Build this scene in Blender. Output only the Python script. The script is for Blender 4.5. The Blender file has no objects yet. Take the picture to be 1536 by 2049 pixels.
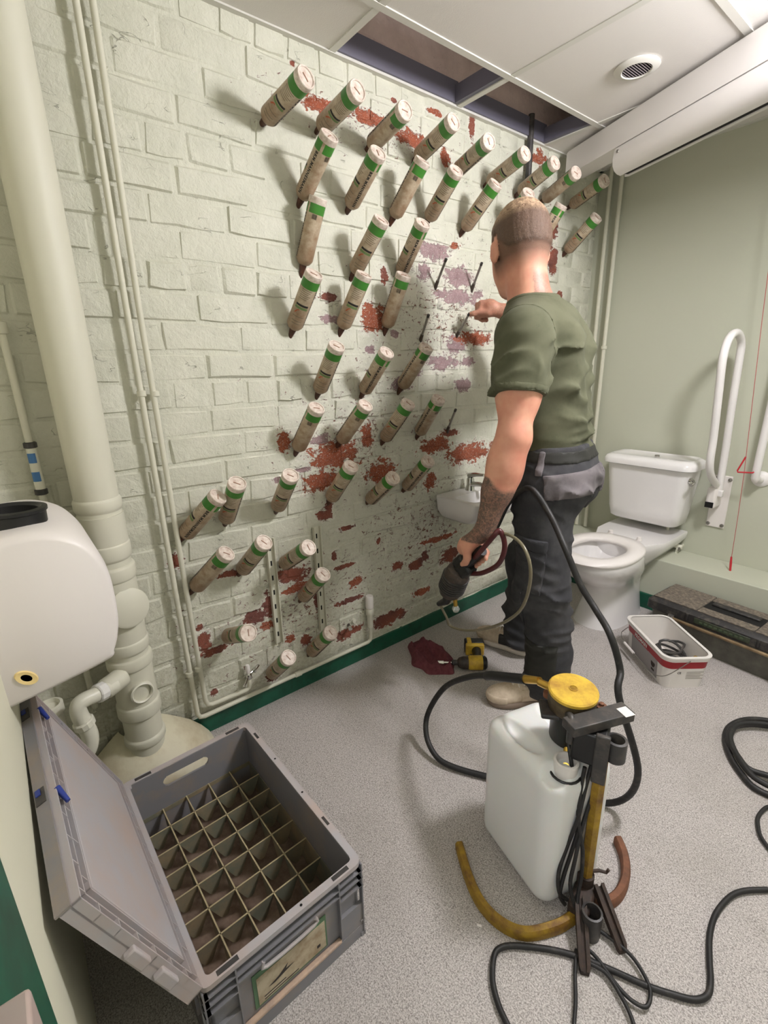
import bpy, math, random
import numpy as np
from mathutils import Vector, Matrix, Quaternion
sin, cos, pi = math.sin, math.cos, math.pi
S = bpy.context.scene
COL = S.collection
random.seed(7)
RNG = np.random.default_rng(7)

# ---------------------------------------------------------------- camera
cam = bpy.data.cameras.new('camera')
cam.sensor_fit = 'HORIZONTAL'; cam.sensor_width = 36.0
cam.lens = 954.85 / 1536 * 36.0
cam.clip_start = 0.01
cam_o = bpy.data.objects.new('camera', cam); COL.objects.link(cam_o)
YAW, PITCH, ROLL = 0.901439, 0.296727, -0.0241499
fwd = Vector((-sin(YAW) * cos(PITCH), cos(YAW) * cos(PITCH), -sin(PITCH)))
r0 = Vector((cos(YAW), sin(YAW), 0)); u0 = r0.cross(fwd)
cr = r0 * cos(ROLL) + u0 * sin(ROLL); cu = u0 * cos(ROLL) - r0 * sin(ROLL)
cam_o.matrix_world = Matrix(((cr.x, cu.x, -fwd.x, 1.6), (cr.y, cu.y, -fwd.y, 0.0), (cr.z, cu.z, -fwd.z, 1.308), (0, 0, 0, 1)))
S.camera = cam_o

# ---------------------------------------------------------------- world, lamps, exposure
W = bpy.data.worlds.new('world'); S.world = W; W.use_nodes = True
W.node_tree.nodes['Background'].inputs[0].default_value = (0.95, 0.97, 1.0, 1)
W.node_tree.nodes['Background'].inputs[1].default_value = 0.6
S.view_settings.view_transform = 'Standard'; S.view_settings.look = 'None'
S.view_settings.exposure = 0.22; S.view_settings.gamma = 1.0
S.view_settings.use_curve_mapping = False

def lamp(name, kind, loc, energy, color, size, aim=None):
    l = bpy.data.lights.new(name, kind); l.energy = energy; l.color = color
    if kind == 'AREA': l.shape = 'DISK'; l.size = size
    else: l.shadow_soft_size = size
    o = bpy.data.objects.new(name, l); COL.objects.link(o); o.location = loc
    if aim: o.rotation_euler = (Vector(aim) - Vector(loc)).to_track_quat('-Z', 'Y').to_euler()
    return o
lamp('room_lamp', 'POINT', (1.52, 1.70, 2.165), 88, (0.985, 0.965, 1.0), 0.13)
lamp('doorway_fill', 'AREA', (1.75, -1.1, 2.2), 9, (1.0, 0.98, 0.95), 0.6, (1.4, 0.6, 0.6))  # weak fill light added beyond the doorway, no fitting there

# ---------------------------------------------------------------- helpers
def lin(c):
    return tuple(((v / 255) / 12.92 if v <= 10.31 else ((v / 255 + 0.055) / 1.055) ** 2.4) for v in c)

class NT:
    def __init__(s, m): s.t = m.node_tree; s.n = s.t.nodes; s.L = s.t.links
    def new(s, typ, **k):
        n = s.n.new(typ)
        for a, b in k.items():
            if a == 'i':
                for q, v in b.items():
                    if hasattr(v, 'is_output'): s.L.new(v, n.inputs[q])
                    else: n.inputs[q].default_value = v
            else: setattr(n, a, b)
        return n
    def math(s, op, a, b=0.0, c=0.0, clamp=False):
        return s.new('ShaderNodeMath', operation=op, use_clamp=clamp, i={0: a, 1: b, 2: c}).outputs[0]
    def mix(s, f, a, b):
        return s.new('ShaderNodeMix', data_type='RGBA', i={0: f, 6: a, 7: b}).outputs[2]
    def ramp(s, f, lo, hi):
        return s.new('ShaderNodeMapRange', i={0: f, 1: lo, 2: hi}).outputs[0]
    def noise(s, vec, scale, detail=4, rough=0.6, dist=0.0):
        return s.new('ShaderNodeTexNoise', i={'Vector': vec, 'Scale': scale, 'Detail': detail, 'Roughness': rough, 'Distortion': dist}).outputs[0]

def c4(c): return (*lin(c), 1.0)
MATS = {}
def mat(name, col, rough=0.5, metal=0.0, dirt=None, amount=0.35, scale=14.0, bump=0.0, bscale=120.0, spec=0.5, sss=0.0, trans=0.0, hi=None, coat=0.0):
    """plain material: colour, with optional noise-driven second colour (grime or wear) and fine bump"""
    m = bpy.data.materials.new(name); m.use_nodes = True; t = NT(m)
    b = t.n['Principled BSDF']
    b.inputs['Base Color'].default_value = c4(col); b.inputs['Roughness'].default_value = rough
    b.inputs['Metallic'].default_value = metal; b.inputs['Specular IOR Level'].default_value = spec
    if coat: b.inputs['Coat Weight'].default_value = coat
    if sss:
        b.inputs['Subsurface Weight'].default_value = sss; b.inputs['Subsurface Radius'].default_value = (0.02, 0.012, 0.008); b.inputs['Subsurface Scale'].default_value = 0.6
    if trans: b.inputs['Transmission Weight'].default_value = trans
    if dirt or bump:
        co = t.new('ShaderNodeTexCoord').outputs['Object']
    if dirt:
        n = t.noise(co, scale, 6, 0.65)
        f = t.ramp(n, 0.62 - amount * 0.5, 0.72 - amount * 0.1)
        t.L.new(t.mix(f, c4(col), c4(dirt)), b.inputs['Base Color'])
    if bump:
        n2 = t.noise(co, bscale, 3, 0.6)
        bn = t.new('ShaderNodeBump', i={'Strength': bump, 'Distance': 0.004, 'Height': n2})
        t.L.new(bn.outputs[0], b.inputs['Normal'])
    MATS[name] = m
    return m

class M:
    """vertex and face lists"""
    def __init__(s): s.v = []; s.f = []
    def add(s, v, f):
        k = len(s.v); s.v += [tuple(p) for p in v]; s.f += [tuple(i + k for i in q) for q in f]; return s
    def box(s, c, d, rot=None):
        x, y, z = d[0] / 2, d[1] / 2, d[2] / 2
        vs = [Vector((a * x, b * y, e * z)) for a in (-1, 1) for b in (-1, 1) for e in (-1, 1)]
        if rot is not None: vs = [rot @ p for p in vs]
        return s.add([p + Vector(c) for p in vs], [(0, 1, 3, 2), (4, 6, 7, 5), (0, 4, 5, 1), (2, 3, 7, 6), (0, 2, 6, 4), (1, 5, 7, 3)])
    def bx(s, x0, x1, y0, y1, z0, z1): return s.box(((x0 + x1) / 2, (y0 + y1) / 2, (z0 + z1) / 2), (x1 - x0, y1 - y0, z1 - z0))
    def lathe(s, prof, n=24, T=None, a0=0.0, a1=2 * pi):
        """profile of (r, z); T maps local to wanted frame"""
        full = abs(a1 - a0 - 2 * pi) < 1e-6; k = n if full else n + 1
        v = []
        for r, z in prof:
            for i in range(k):
                a = a0 + (a1 - a0) * i / n; p = Vector((r * cos(a), r * sin(a), z)); v.append(T @ p if T else p)
        f = []
        for j in range(len(prof) - 1):
            for i in range(n if not full else k):
                i2 = (i + 1) % k if full else i + 1
                f.append((j * k + i, j * k + i2, (j + 1) * k + i2, (j + 1) * k + i))
        if full:
            if prof[0][0] > 1e-6: f.append(tuple(range(k))[::-1])
            if prof[-1][0] > 1e-6: f.append(tuple((len(prof) - 1) * k + i for i in range(k)))
        return s.add(v, f)
    def tube(s, pts, r, n=8, smooth=0, closed=False, caps=True):
        P = [Vector(p) for p in pts]
        if smooth: P = spline(P, smooth, closed)
        N = len(P); rr = r if hasattr(r, '__len__') else [r] * N
        if len(rr) != N: rr = list(np.interp(np.linspace(0, 1, N), np.linspace(0, 1, len(rr)), rr))
        T = [(P[(i + 1) % N] - P[i - 1]) if closed or 0 < i < N - 1 else (P[1] - P[0] if i == 0 else P[-1] - P[-2]) for i in range(N)]
        T = [t.normalized() for t in T]
        u = T[0].orthogonal().normalized(); v = []
        for i in range(N):
            u = (u - T[i] * u.dot(T[i])).normalized(); w = T[i].cross(u)
            for k in range(n):
                a = 2 * pi * k / n; v.append(P[i] + (u * cos(a) + w * sin(a)) * rr[i])
        f = []
        for i in range(N if closed else N - 1):
            j = (i + 1) % N
            for k in range(n): f.append((i * n + k, i * n + (k + 1) % n, j * n + (k + 1) % n, j * n + k))
        if caps and not closed: f += [tuple(range(n))[::-1], tuple((N - 1) * n + k for k in range(n))]
        return s.add(v, f)
    def loft(s, rings, cap0=True, cap1=True):
        n = len(rings[0]); v = [p for r in rings for p in r]; f = []
        for j in range(len(rings) - 1):
            for i in range(n): f.append((j * n + i, j * n + (i + 1) % n, (j + 1) * n + (i + 1) % n, (j + 1) * n + i))
        if cap0: f.append(tuple(range(n))[::-1])
        if cap1: f.append(tuple((len(rings) - 1) * n + i for i in range(n)))
        return s.add(v, f)
    def prism(s, poly, T, h):
        """polygon (x, y) extruded 0..h along local z, mapped by T"""
        n = len(poly)
        return s.loft([[T @ Vector((x, y, z)) for x, y in poly] for z in (0, h)])
    def xf(s, T): s.v = [tuple(T @ Vector(p)) for p in s.v]; return s
    def mesh(s, name):
        me = bpy.data.meshes.new(name); me.from_pydata(s.v, [], s.f); me.update(); return me

def spline(P, n=6, closed=False):
    out = []; N = len(P)
    for i in range(N if closed else N - 1):
        g = lambda k: P[k % N] if closed else P[max(0, min(N - 1, k))]
        a, b, c, d = g(i - 1), g(i), g(i + 1), g(i + 2)
        for k in range(n):
            t = k / n
            out.append(0.5 * ((2 * b) + (c - a) * t + (2 * a - 5 * b + 4 * c - d) * t * t + (3 * b - a - 3 * c + d) * t ** 3))
    if not closed: out.append(P[-1])
    return out

def smooth(me, ang=40):
    me.polygons.foreach_set('use_smooth', [True] * len(me.polygons))
    if hasattr(me, 'set_sharp_from_angle'): me.set_sharp_from_angle(angle=math.radians(ang))

def ob(name, g, m, parent=None, bevel=0.0, seg=2, sm=True, ang=40, loc=None, rot=None, world=False):
    me = g if isinstance(g, bpy.types.Mesh) else g.mesh(name)
    if sm: smooth(me, ang)
    if m is not None and not me.materials: me.materials.append(m)
    o = bpy.data.objects.new(name, me); COL.objects.link(o)
    if parent is not None:
        o.parent = parent
        if world:
            R = parent.matrix_basis.inverted()
            p = parent.parent
            while p is not None: R = R @ p.matrix_basis.inverted(); p = p.parent
            o.matrix_basis = R
    if loc is not None: o.location = loc
    if rot is not None: o.rotation_euler = rot
    if bevel:
        b = o.modifiers.new('bevel', 'BEVEL'); b.width = bevel; b.segments = seg; b.limit_method = 'ANGLE'; b.angle_limit = math.radians(35)
    return o

def tag(o, label=None, cat=None, group=None, kind=None):
    if label: o['label'] = label
    if cat: o['category'] = cat
    if group: o['group'] = group
    if kind: o['kind'] = kind
    return o
def thing(name, label, cat, loc=(0, 0, 0), rz=0.0, group=None):
    o = bpy.data.objects.new(name, None); COL.objects.link(o); o.empty_display_size = 0.05
    o.location = loc; o.rotation_euler = (0, 0, rz)
    o.matrix_basis = Matrix.Translation(loc) @ Matrix.Rotation(rz, 4, 'Z')
    return tag(o, label, cat, group)
def copy_tree(o, parent=None):
    c = o.copy(); COL.objects.link(c)
    if parent is not None: c.parent = parent; c.matrix_parent_inverse = o.matrix_parent_inverse
    for ch in o.children: copy_tree(ch, c)
    return c
def frame(origin, z, x=None):
    z = Vector(z).normalized(); x = Vector(x) if x is not None else z.orthogonal()
    x = (x - z * x.dot(z)).normalized(); y = z.cross(x)
    return Matrix(((x.x, y.x, z.x, origin[0]), (x.y, y.y, z.y, origin[1]), (x.z, y.z, z.z, origin[2]), (0, 0, 0, 1)))
def rrect(w, d, r, n=5):
    """rounded rectangle outline, centred"""
    out = []
    for cx, cy, a in ((w / 2 - r, d / 2 - r, 0), (-w / 2 + r, d / 2 - r, pi / 2), (-w / 2 + r, -d / 2 + r, pi), (w / 2 - r, -d / 2 + r, 1.5 * pi)):
        for k in range(n + 1): out.append((cx + r * cos(a + pi / 2 * k / n), cy + r * sin(a + pi / 2 * k / n)))
    return out
def text_mesh(body, size, bold=0.0, gap=1.0):
    cu_ = bpy.data.curves.new('lettering', 'FONT'); cu_.body = body; cu_.size = size; cu_.align_x = 'CENTER'; cu_.align_y = 'CENTER'; cu_.offset = bold; cu_.resolution_u = 2; cu_.space_character = gap
    o = bpy.data.objects.new('lettering', cu_); COL.objects.link(o)
    dg = bpy.context.evaluated_depsgraph_get(); me = bpy.data.meshes.new_from_object(o.evaluated_get(dg))
    v = [tuple(p.co) for p in me.vertices]; f = [tuple(p.vertices) for p in me.polygons]
    bpy.data.objects.remove(o); bpy.data.curves.remove(cu_); bpy.data.meshes.remove(me)
    g = M(); g.add(v, f); return g

# signed-distance modelling: smooth unions of tapered limbs, meshed with surface nets
class SDF:
    def __init__(s, lo, hi, h):
        s.h = h; s.lo = np.array(lo, float); n = np.ceil((np.array(hi) - s.lo) / h).astype(int) + 1
        s.ax = [s.lo[k] + h * np.arange(n[k]) for k in range(3)]; s.d = np.full(n, 0.08)
    def sl(s, lo, hi):
        r = []
        for k in range(3):
            a = int(np.clip(np.floor((lo[k] - s.lo[k]) / s.h), 0, len(s.ax[k]))); b = int(np.clip(np.ceil((hi[k] - s.lo[k]) / s.h) + 1, 0, len(s.ax[k])))
            r.append(slice(a, b))
        return tuple(r)
    def put(s, lo, hi, fn, k, sub=False):
        m = 0.03 + k; q = s.sl(np.array(lo) - m, np.array(hi) + m)
        if min(q[i].stop - q[i].start for i in range(3)) <= 0: return
        X = s.ax[0][q[0]][:, None, None]; Y = s.ax[1][q[1]][None, :, None]; Z = s.ax[2][q[2]][None, None, :]
        e = fn(X, Y, Z); d = s.d[q]
        if sub: s.d[q] = np.maximum(d, -e)
        elif k <= 0: s.d[q] = np.minimum(d, e)
        else:
            hh = np.clip(0.5 + 0.5 * (d - e) / k, 0, 1); s.d[q] = d * (1 - hh) + e * hh - k * hh * (1 - hh)
    def limb(s, a, b, ra, rb, k=0.02, sub=False):
        a = np.array(a, float); b = np.array(b, float); R = max(ra, rb); ab = b - a; L2 = ab @ ab + 1e-12
        def fn(X, Y, Z):
            t = np.clip(((X - a[0]) * ab[0] + (Y - a[1]) * ab[1] + (Z - a[2]) * ab[2]) / L2, 0, 1)
            return np.sqrt((X - a[0] - t * ab[0]) ** 2 + (Y - a[1] - t * ab[1]) ** 2 + (Z - a[2] - t * ab[2]) ** 2) - (ra + (rb - ra) * t)
        s.put(np.minimum(a, b) - R, np.maximum(a, b) + R, fn, k, sub)
    def chain(s, pts, rad, k=0.008):
        for i in range(len(pts) - 1): s.limb(pts[i], pts[i + 1], rad[i], rad[i + 1], k)
    def ell(s, c, r, A=None, k=0.02, sub=False):
        """ellipsoid; rows of A are its axes"""
        c = np.array(c, float); A = np.eye(3) if A is None else np.array(A, float); R = max(r)
        def fn(X, Y, Z):
            q = [(A[i][0] * (X - c[0]) + A[i][1] * (Y - c[1]) + A[i][2] * (Z - c[2])) for i in range(3)]
            k0 = np.sqrt(sum((q[i] / r[i]) ** 2 for i in range(3))); k1 = np.sqrt(sum((q[i] / r[i] ** 2) ** 2 for i in range(3))) + 1e-9
            return k0 * (k0 - 1) / k1
        s.put(c - R, c + R, fn, k, sub)
    def rbox(s, c, hs, r, A=None, k=0.01):
        c = np.array(c, float); A = np.eye(3) if A is None else np.array(A, float); R = float(np.linalg.norm(hs))
        def fn(X, Y, Z):
            q = [np.abs(A[i][0] * (X - c[0]) + A[i][1] * (Y - c[1]) + A[i][2] * (Z - c[2])) - (hs[i] - r) for i in range(3)]
            return np.sqrt(sum(np.maximum(v, 0) ** 2 for v in q)) + np.minimum(np.maximum(np.maximum(q[0], q[1]), q[2]), 0) - r
        s.put(c - R, c + R, fn, k)
    def grid(s): return np.meshgrid(*s.ax, indexing='ij', sparse=True)
    def cut(s, n, p):
        """keep the side the normal points to"""
        X, Y, Z = s.grid(); s.d = np.maximum(s.d, -((X - p[0]) * n[0] + (Y - p[1]) * n[1] + (Z - p[2]) * n[2]))
    def clone(s, d=None):
        c = SDF.__new__(SDF); c.h, c.lo, c.ax = s.h, s.lo, s.ax; c.d = (s.d if d is None else d).copy(); return c
    def mesh(s, name):
        d = s.d; nx, ny, nz = d.shape; ins = d < 0
        cs = [d[i:nx - 1 + i, j:ny - 1 + j, k:nz - 1 + k] for i in (0, 1) for j in (0, 1) for k in (0, 1)]
        sg = sum((c < 0).astype(np.int8) for c in cs); act = (sg > 0) & (sg < 8)
        idx = np.argwhere(act); num = np.full(act.shape, -1, np.int64); num[act] = np.arange(len(idx))
        val = np.stack([c[act] for c in cs], 1)
        cor = np.array([(i, j, k) for i in (0, 1) for j in (0, 1) for k in (0, 1)], float)
        acc = np.zeros((len(idx), 3)); cnt = np.zeros(len(idx))
        for a in range(8):
            for b in range(a + 1, 8):
                if np.abs(cor[a] - cor[b]).sum() != 1: continue
                va, vb = val[:, a], val[:, b]; x = (va < 0) != (vb < 0)
                t = np.where(x, va / np.where(x, va - vb, 1), 0)
                acc += np.where(x[:, None], cor[a] + (cor[b] - cor[a]) * t[:, None], 0); cnt += x
        V = s.lo + (idx + acc / cnt[:, None]) * s.h
        F = []
        for ax in range(3):
            o1, o2 = [(1, 2), (2, 0), (0, 1)][ax]
            A = np.take(ins, range(0, ins.shape[ax] - 1), ax); B = np.take(ins, range(1, ins.shape[ax]), ax)
            e = np.argwhere(A != B); e = e[(e[:, o1] > 0) & (e[:, o2] > 0) & (e[:, o1] < act.shape[o1]) & (e[:, o2] < act.shape[o2])]
            up = A[tuple(e.T)]
            def at(d1, d2):
                q = e.copy(); q[:, o1] -= d1; q[:, o2] -= d2; return num[tuple(q.T)]
            q = np.stack([at(1, 1), at(0, 1), at(0, 0), at(1, 0)], 1); q[~up] = q[~up][:, ::-1]; F.append(q)
        F = np.concatenate(F); F = F[(F >= 0).all(1)]
        me = bpy.data.meshes.new(name); me.from_pydata(V.tolist(), [], F.tolist()); me.update()
        me.polygons.foreach_set('use_smooth', [True] * len(me.polygons)); s.V = V
        return me
def attr(me, name, vals):
    a = me.attributes.new(name, 'FLOAT', 'POINT'); a.data.foreach_set('value', np.asarray(vals, np.float32))

# ---------------------------------------------------------------- measured layout
CARTS=[(-0,0.818,2.029,0.702,-0.341,0.539,-0.316),
(-0,1.017,2.055,0.715,-0.221,0.62,-0.236),
(-0,1.226,2.05,0.083,0.653,0.024,0.753),
(-0,1.447,2.056,0.697,-0.25,0.571,-0.356),
(-0,1.669,2.056,0.571,-0.328,0.559,-0.505),
(-0,1.868,2.049,0.703,-0.221,0.582,-0.344),
(-0,2.089,2.049,0.677,-0.248,0.547,-0.424),
(0,2.287,2.055,0.271,0.613,0.058,0.74),
(-0,2.52,2.065,0.608,-0.297,0.527,-0.514),
(-0,0.93,1.826,-0.328,0.409,-0.101,0.846),
(-0,1.125,1.834,0.594,-0.347,0.318,-0.652),
(-0,1.327,1.827,-0.006,0.348,0.072,0.935),
(-0,1.514,1.849,0.814,-0.139,0.43,-0.365),
(-0,1.719,1.839,0.831,-0.209,0.353,-0.375),
(-0,1.993,1.861,0.772,-0.103,0.457,-0.429),
(0.006,2.241,1.819,-0.456,0.28,-0.092,0.84),
(-0,2.512,1.843,0.752,-0.221,0.379,-0.493),
(0.001,0.924,1.62,-0.003,0.203,0.063,0.977),
(-0,1.133,1.619,0.884,-0.167,0.341,-0.273),
(-0,1.364,1.637,0.592,-0.269,0.274,-0.709),
(-0,0.865,1.417,0.901,-0.148,0.302,-0.275),
(-0,1.07,1.423,0.93,-0.142,0.253,-0.226),
(-0,1.288,1.432,0.098,0.255,0.043,0.961),
(-0,0.955,1.201,0.866,-0.138,0.319,-0.359),
(-0,1.16,1.19,0.546,-0.316,0.206,-0.748),
(-0,1.358,1.197,-0.131,0.337,0.021,0.932),
(-0,0.846,0.997,0.088,0.331,0.075,0.937),
(-0,1.035,1.007,0.072,0.367,0.098,0.922),
(-0,1.256,0.987,0.808,-0.235,0.251,-0.478),
(-0,1.461,0.992,-0.208,0.325,-0.086,0.919),
(-0,0.549,0.784,0.889,-0.125,0.318,-0.305),
(-0,0.746,0.79,0.87,-0.118,0.346,-0.33),
(-0,0.975,0.78,0.863,-0.176,0.308,-0.36),
(-0,1.168,0.742,0.609,-0.331,0.283,-0.663),
(-0,1.376,0.758,0.52,-0.323,0.201,-0.764),
(-0,0.392,0.765,0.591,-0.391,0.01,-0.706),
(-0,0.401,0.571,0.115,0.282,0.265,0.915),
(-0,0.578,0.587,0.835,-0.249,0.3,-0.388),
(-0,0.744,0.571,0.676,-0.35,0.317,-0.566),
(-0,0.815,0.397,0.783,-0.249,0.28,-0.496),
(-0,0.497,0.361,0.556,-0.422,0.31,-0.645),
(-0,0.834,0.135,0.729,-0.271,0.244,-0.579),
(-0,0.651,0.117,0.764,-0.247,0.294,-0.518)]
RODS=[((0,1.575,1.624),(0.1,1.537,1.714)),((0,1.806,1.629),(0.094,1.761,1.723)),((0,1.487,1.408),(0.095,1.445,1.502)),((0,1.708,1.426),(0.103,1.681,1.517)),((0,1.66,1.001),(0.08,1.632,1.113))]
PO=[(1.038,2.133,0.070,0.022),(1.235,2.149,0.068,0.021),(1.435,2.130,0.062,0.026),(1.622,2.105,0.026,0.024),(1.556,2.242,0.033,0.010),(1.239,1.489,0.056,0.048),(0.802,1.051,0.026,0.040),(1.019,0.969,0.107,0.048),(0.954,0.875,0.089,0.034),(1.247,0.873,0.073,0.044),(1.186,1.030,0.026,0.046),(1.578,0.949,0.087,0.038),(1.553,0.782,0.040,0.034),(1.814,0.881,0.148,0.046),(1.833,1.421,0.102,0.027),(0.662,0.344,0.033,0.019),(1.098,0.396,0.033,0.022),(1.604,0.476,0.109,0.013),(1.491,0.220,0.052,0.017),(0.754,0.250,0.020,0.020),(0.811,0.462,0.068,0.017),(2.256,2.234,0.056,0.024),(1.689,1.797,0.028,0.012)]
PR=[(1.778,2.246,0.015,0.038),(1.030,1.552,0.039,0.013),(1.292,1.644,0.015,0.023),(0.979,0.758,0.017,0.034),(0.543,0.602,0.036,0.011),(0.785,0.524,0.071,0.030),(0.683,0.428,0.023,0.042),(0.622,0.398,0.048,0.023),(0.419,0.374,0.024,0.031),(0.458,0.320,0.054,0.012),(0.411,0.434,0.013,0.015),(0.371,0.697,0.020,0.024),(0.900,0.366,0.017,0.037),(1.039,0.487,0.047,0.009),(1.037,0.166,0.065,0.023),(1.278,0.147,0.095,0.030),(1.339,0.400,0.028,0.020),(0.956,0.740,0.033,0.021),(1.057,0.658,0.036,0.009),(0.664,0.111,0.026,0.021),(0.431,0.153,0.011,0.013),(1.693,0.362,0.057,0.037),(1.454,0.377,0.037,0.027),(1.518,0.405,0.017,0.024),(1.225,0.553,0.011,0.014),(0.989,0.550,0.010,0.016),(1.923,1.422,0.011,0.021),(0.942,2.218,0.007,0.007),(1.354,2.231,0.010,0.006),(2.298,2.354,0.012,0.008),(2.512,1.655,0.029,0.015),(2.418,1.817,0.036,0.061),(2.408,1.954,0.035,0.031),(1.062,0.320,0.065,0.010),(0.825,0.214,0.019,0.023),(1.764,0.619,0.023,0.013),(1.674,0.995,0.056,0.014),(2.092,0.553,0.022,0.015)]
PP=[(1.560,1.761,0.083,0.032),(1.715,1.675,0.079,0.038),(1.506,1.679,0.032,0.032),(1.704,1.595,0.120,0.029),(1.618,1.316,0.085,0.028),(1.704,1.393,0.061,0.035),(1.025,1.476,0.033,0.014),(0.966,1.040,0.041,0.021),(1.370,1.230,0.051,0.025),(1.761,1.214,0.050,0.028),(1.848,1.613,0.035,0.021),(1.604,1.597,0.031,0.016),(1.126,1.532,0.019,0.011),(1.215,1.371,0.025,0.015),(1.346,1.434,0.027,0.015),(0.776,0.912,0.033,0.011),(1.456,1.279,0.030,0.021),(0.873,0.936,0.039,0.010),(1.792,1.316,0.050,0.018)]
CABLE=[(1.506,1.293,0.008),(1.47,1.245,0.008),(1.451,1.199,0.008),(1.443,1.129,0.008),(1.45,1.068,0.008),(1.468,1.011,0.008),(1.483,0.972,0.008),(1.489,0.938,0.008),(1.475,0.907,0.008),(1.438,0.878,0.008),(1.397,0.852,0.008),(1.335,0.821,0.008),(1.281,0.791,0.008),(1.229,0.752,0.008),(1.173,0.696,0.008),(1.154,0.665,0.008),(1.156,0.641,0.008),(1.181,0.605,0.008),(1.213,0.582,0.008),(1.241,0.571,0.008),(1.273,0.562,0.008)]
LOOP=[(1.262,0.869,0.012),(1.311,0.879,0.012),(1.351,0.881,0.012),(1.384,0.869,0.012),(1.408,0.85,0.012),(1.417,0.824,0.012),(1.411,0.808,0.012),(1.384,0.8,0.012),(1.349,0.805,0.012),(1.315,0.815,0.012),(1.29,0.817,0.012),(1.277,0.807,0.012),(1.279,0.79,0.012),(1.297,0.793,0.012),(1.332,0.805,0.012),(1.372,0.792,0.012),(1.404,0.773,0.012),(1.428,0.748,0.012)]
LOOSE=[(1.268,0.797,0.01),(1.292,0.751,0.01),(1.316,0.712,0.01),(1.33,0.684,0.01),(1.346,0.65,0.01)]
COIL=[[(1.451,1.637,0.01),(1.39,1.628,0.01),(1.34,1.665,0.01),(1.296,1.719,0.01),(1.26,1.791,0.01),(1.247,1.87,0.01),(1.272,1.959,0.01),(1.333,2.02,0.01),(1.392,2.021,0.01)],[(1.443,1.657,0.028),(1.388,1.649,0.028),(1.347,1.677,0.028),(1.299,1.736,0.028),(1.269,1.8,0.028),(1.266,1.872,0.028),(1.294,1.925,0.028),(1.349,1.971,0.028),(1.401,1.964,0.028)],[(1.432,1.713,0.02),(1.359,1.688,0.02),(1.314,1.725,0.02),(1.276,1.77,0.02),(1.258,1.854,0.02),(1.294,1.928,0.02),(1.356,1.978,0.02),(1.405,1.982,0.02)]]
LOOPR=[(1.443,1.596,0.008),(1.431,1.567,0.008),(1.427,1.518,0.008),(1.437,1.48,0.008),(1.452,1.449,0.008),(1.478,1.425,0.008),(1.504,1.411,0.008)]
HOSE=[(1.027,0.948,0.53),(0.859,0.974,0.44),(0.757,0.995,0.37),(0.632,1.014,0.25),(0.572,0.994,0.12),(0.598,0.959,0.06),(0.657,0.944,0.025),(0.716,0.957,0.015),(0.818,1.015,0.013),(1,1.13,0.02),(1.14,1.22,0.03),(1.2,1.2,0.2),(1.138,1.157,0.44),(1.114,1.2,0.493),(1.075,1.2,0.585),(1.001,1.25,0.617),(0.948,1.25,0.677),(0.889,1.25,0.776),(0.8,1.3,0.847),(0.731,1.3,0.916),(0.655,1.34,0.888),(0.592,1.36,0.824),(0.566,1.33,0.73),(0.556,1.25,0.651)]
CLEAR=[(0.467,1.22,0.437),(0.418,1.24,0.344),(0.419,1.26,0.299),(0.499,1.26,0.314),(0.604,1.25,0.372),(0.722,1.22,0.468),(0.804,1.18,0.567),(0.845,1.15,0.677),(0.842,1.14,0.752),(0.8,1.15,0.793),(0.73,1.17,0.797),(0.666,1.19,0.771)]
GRIPLOOP=[(0.576,1.2,0.652),(0.623,1.17,0.693),(0.698,1.15,0.781),(0.714,1.16,0.805),(0.727,1.17,0.776),(0.722,1.18,0.729),(0.692,1.19,0.673),(0.623,1.2,0.618),(0.558,1.21,0.59)]
HANGS=[[(1.114,0.941,0.5),(1.13,0.918,0.45),(1.161,0.892,0.4),(1.183,0.883,0.32),(1.2,0.881,0.26),(1.198,0.868,0.19),(1.194,0.85,0.12),(1.197,0.835,0.07),(1.209,0.841,0.045)],[(1.194,0.923,0.42),(1.196,0.899,0.35),(1.199,0.874,0.28),(1.188,0.863,0.2),(1.186,0.839,0.13),(1.196,0.832,0.08),(1.208,0.852,0.05)],[(1.189,0.899,0.41),(1.192,0.886,0.34),(1.202,0.877,0.265),(1.217,0.879,0.2),(1.224,0.875,0.13),(1.23,0.857,0.07),(1.248,0.842,0.04)],[(1.208,0.933,0.41),(1.206,0.918,0.33),(1.206,0.888,0.26),(1.212,0.858,0.18),(1.213,0.847,0.11),(1.229,0.851,0.05)]]
# ---------------------------------------------------------------- materials
def patch_min(t, pos, L):
    """distance (1 at the rim) to the nearest of the listed bare spots on the brick wall"""
    cur = None
    for y, z, ry, rz in L:
        a = t.new('ShaderNodeVectorMath', operation='MULTIPLY_ADD', i={0: pos, 1: (0, 1 / ry, 1 / rz), 2: (0, -y / ry, -z / rz)}).outputs[0]
        l = t.new('ShaderNodeVectorMath', operation='LENGTH', i={0: a}).outputs['Value']
        cur = l if cur is None else t.math('MINIMUM', cur, l)
    return cur

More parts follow.
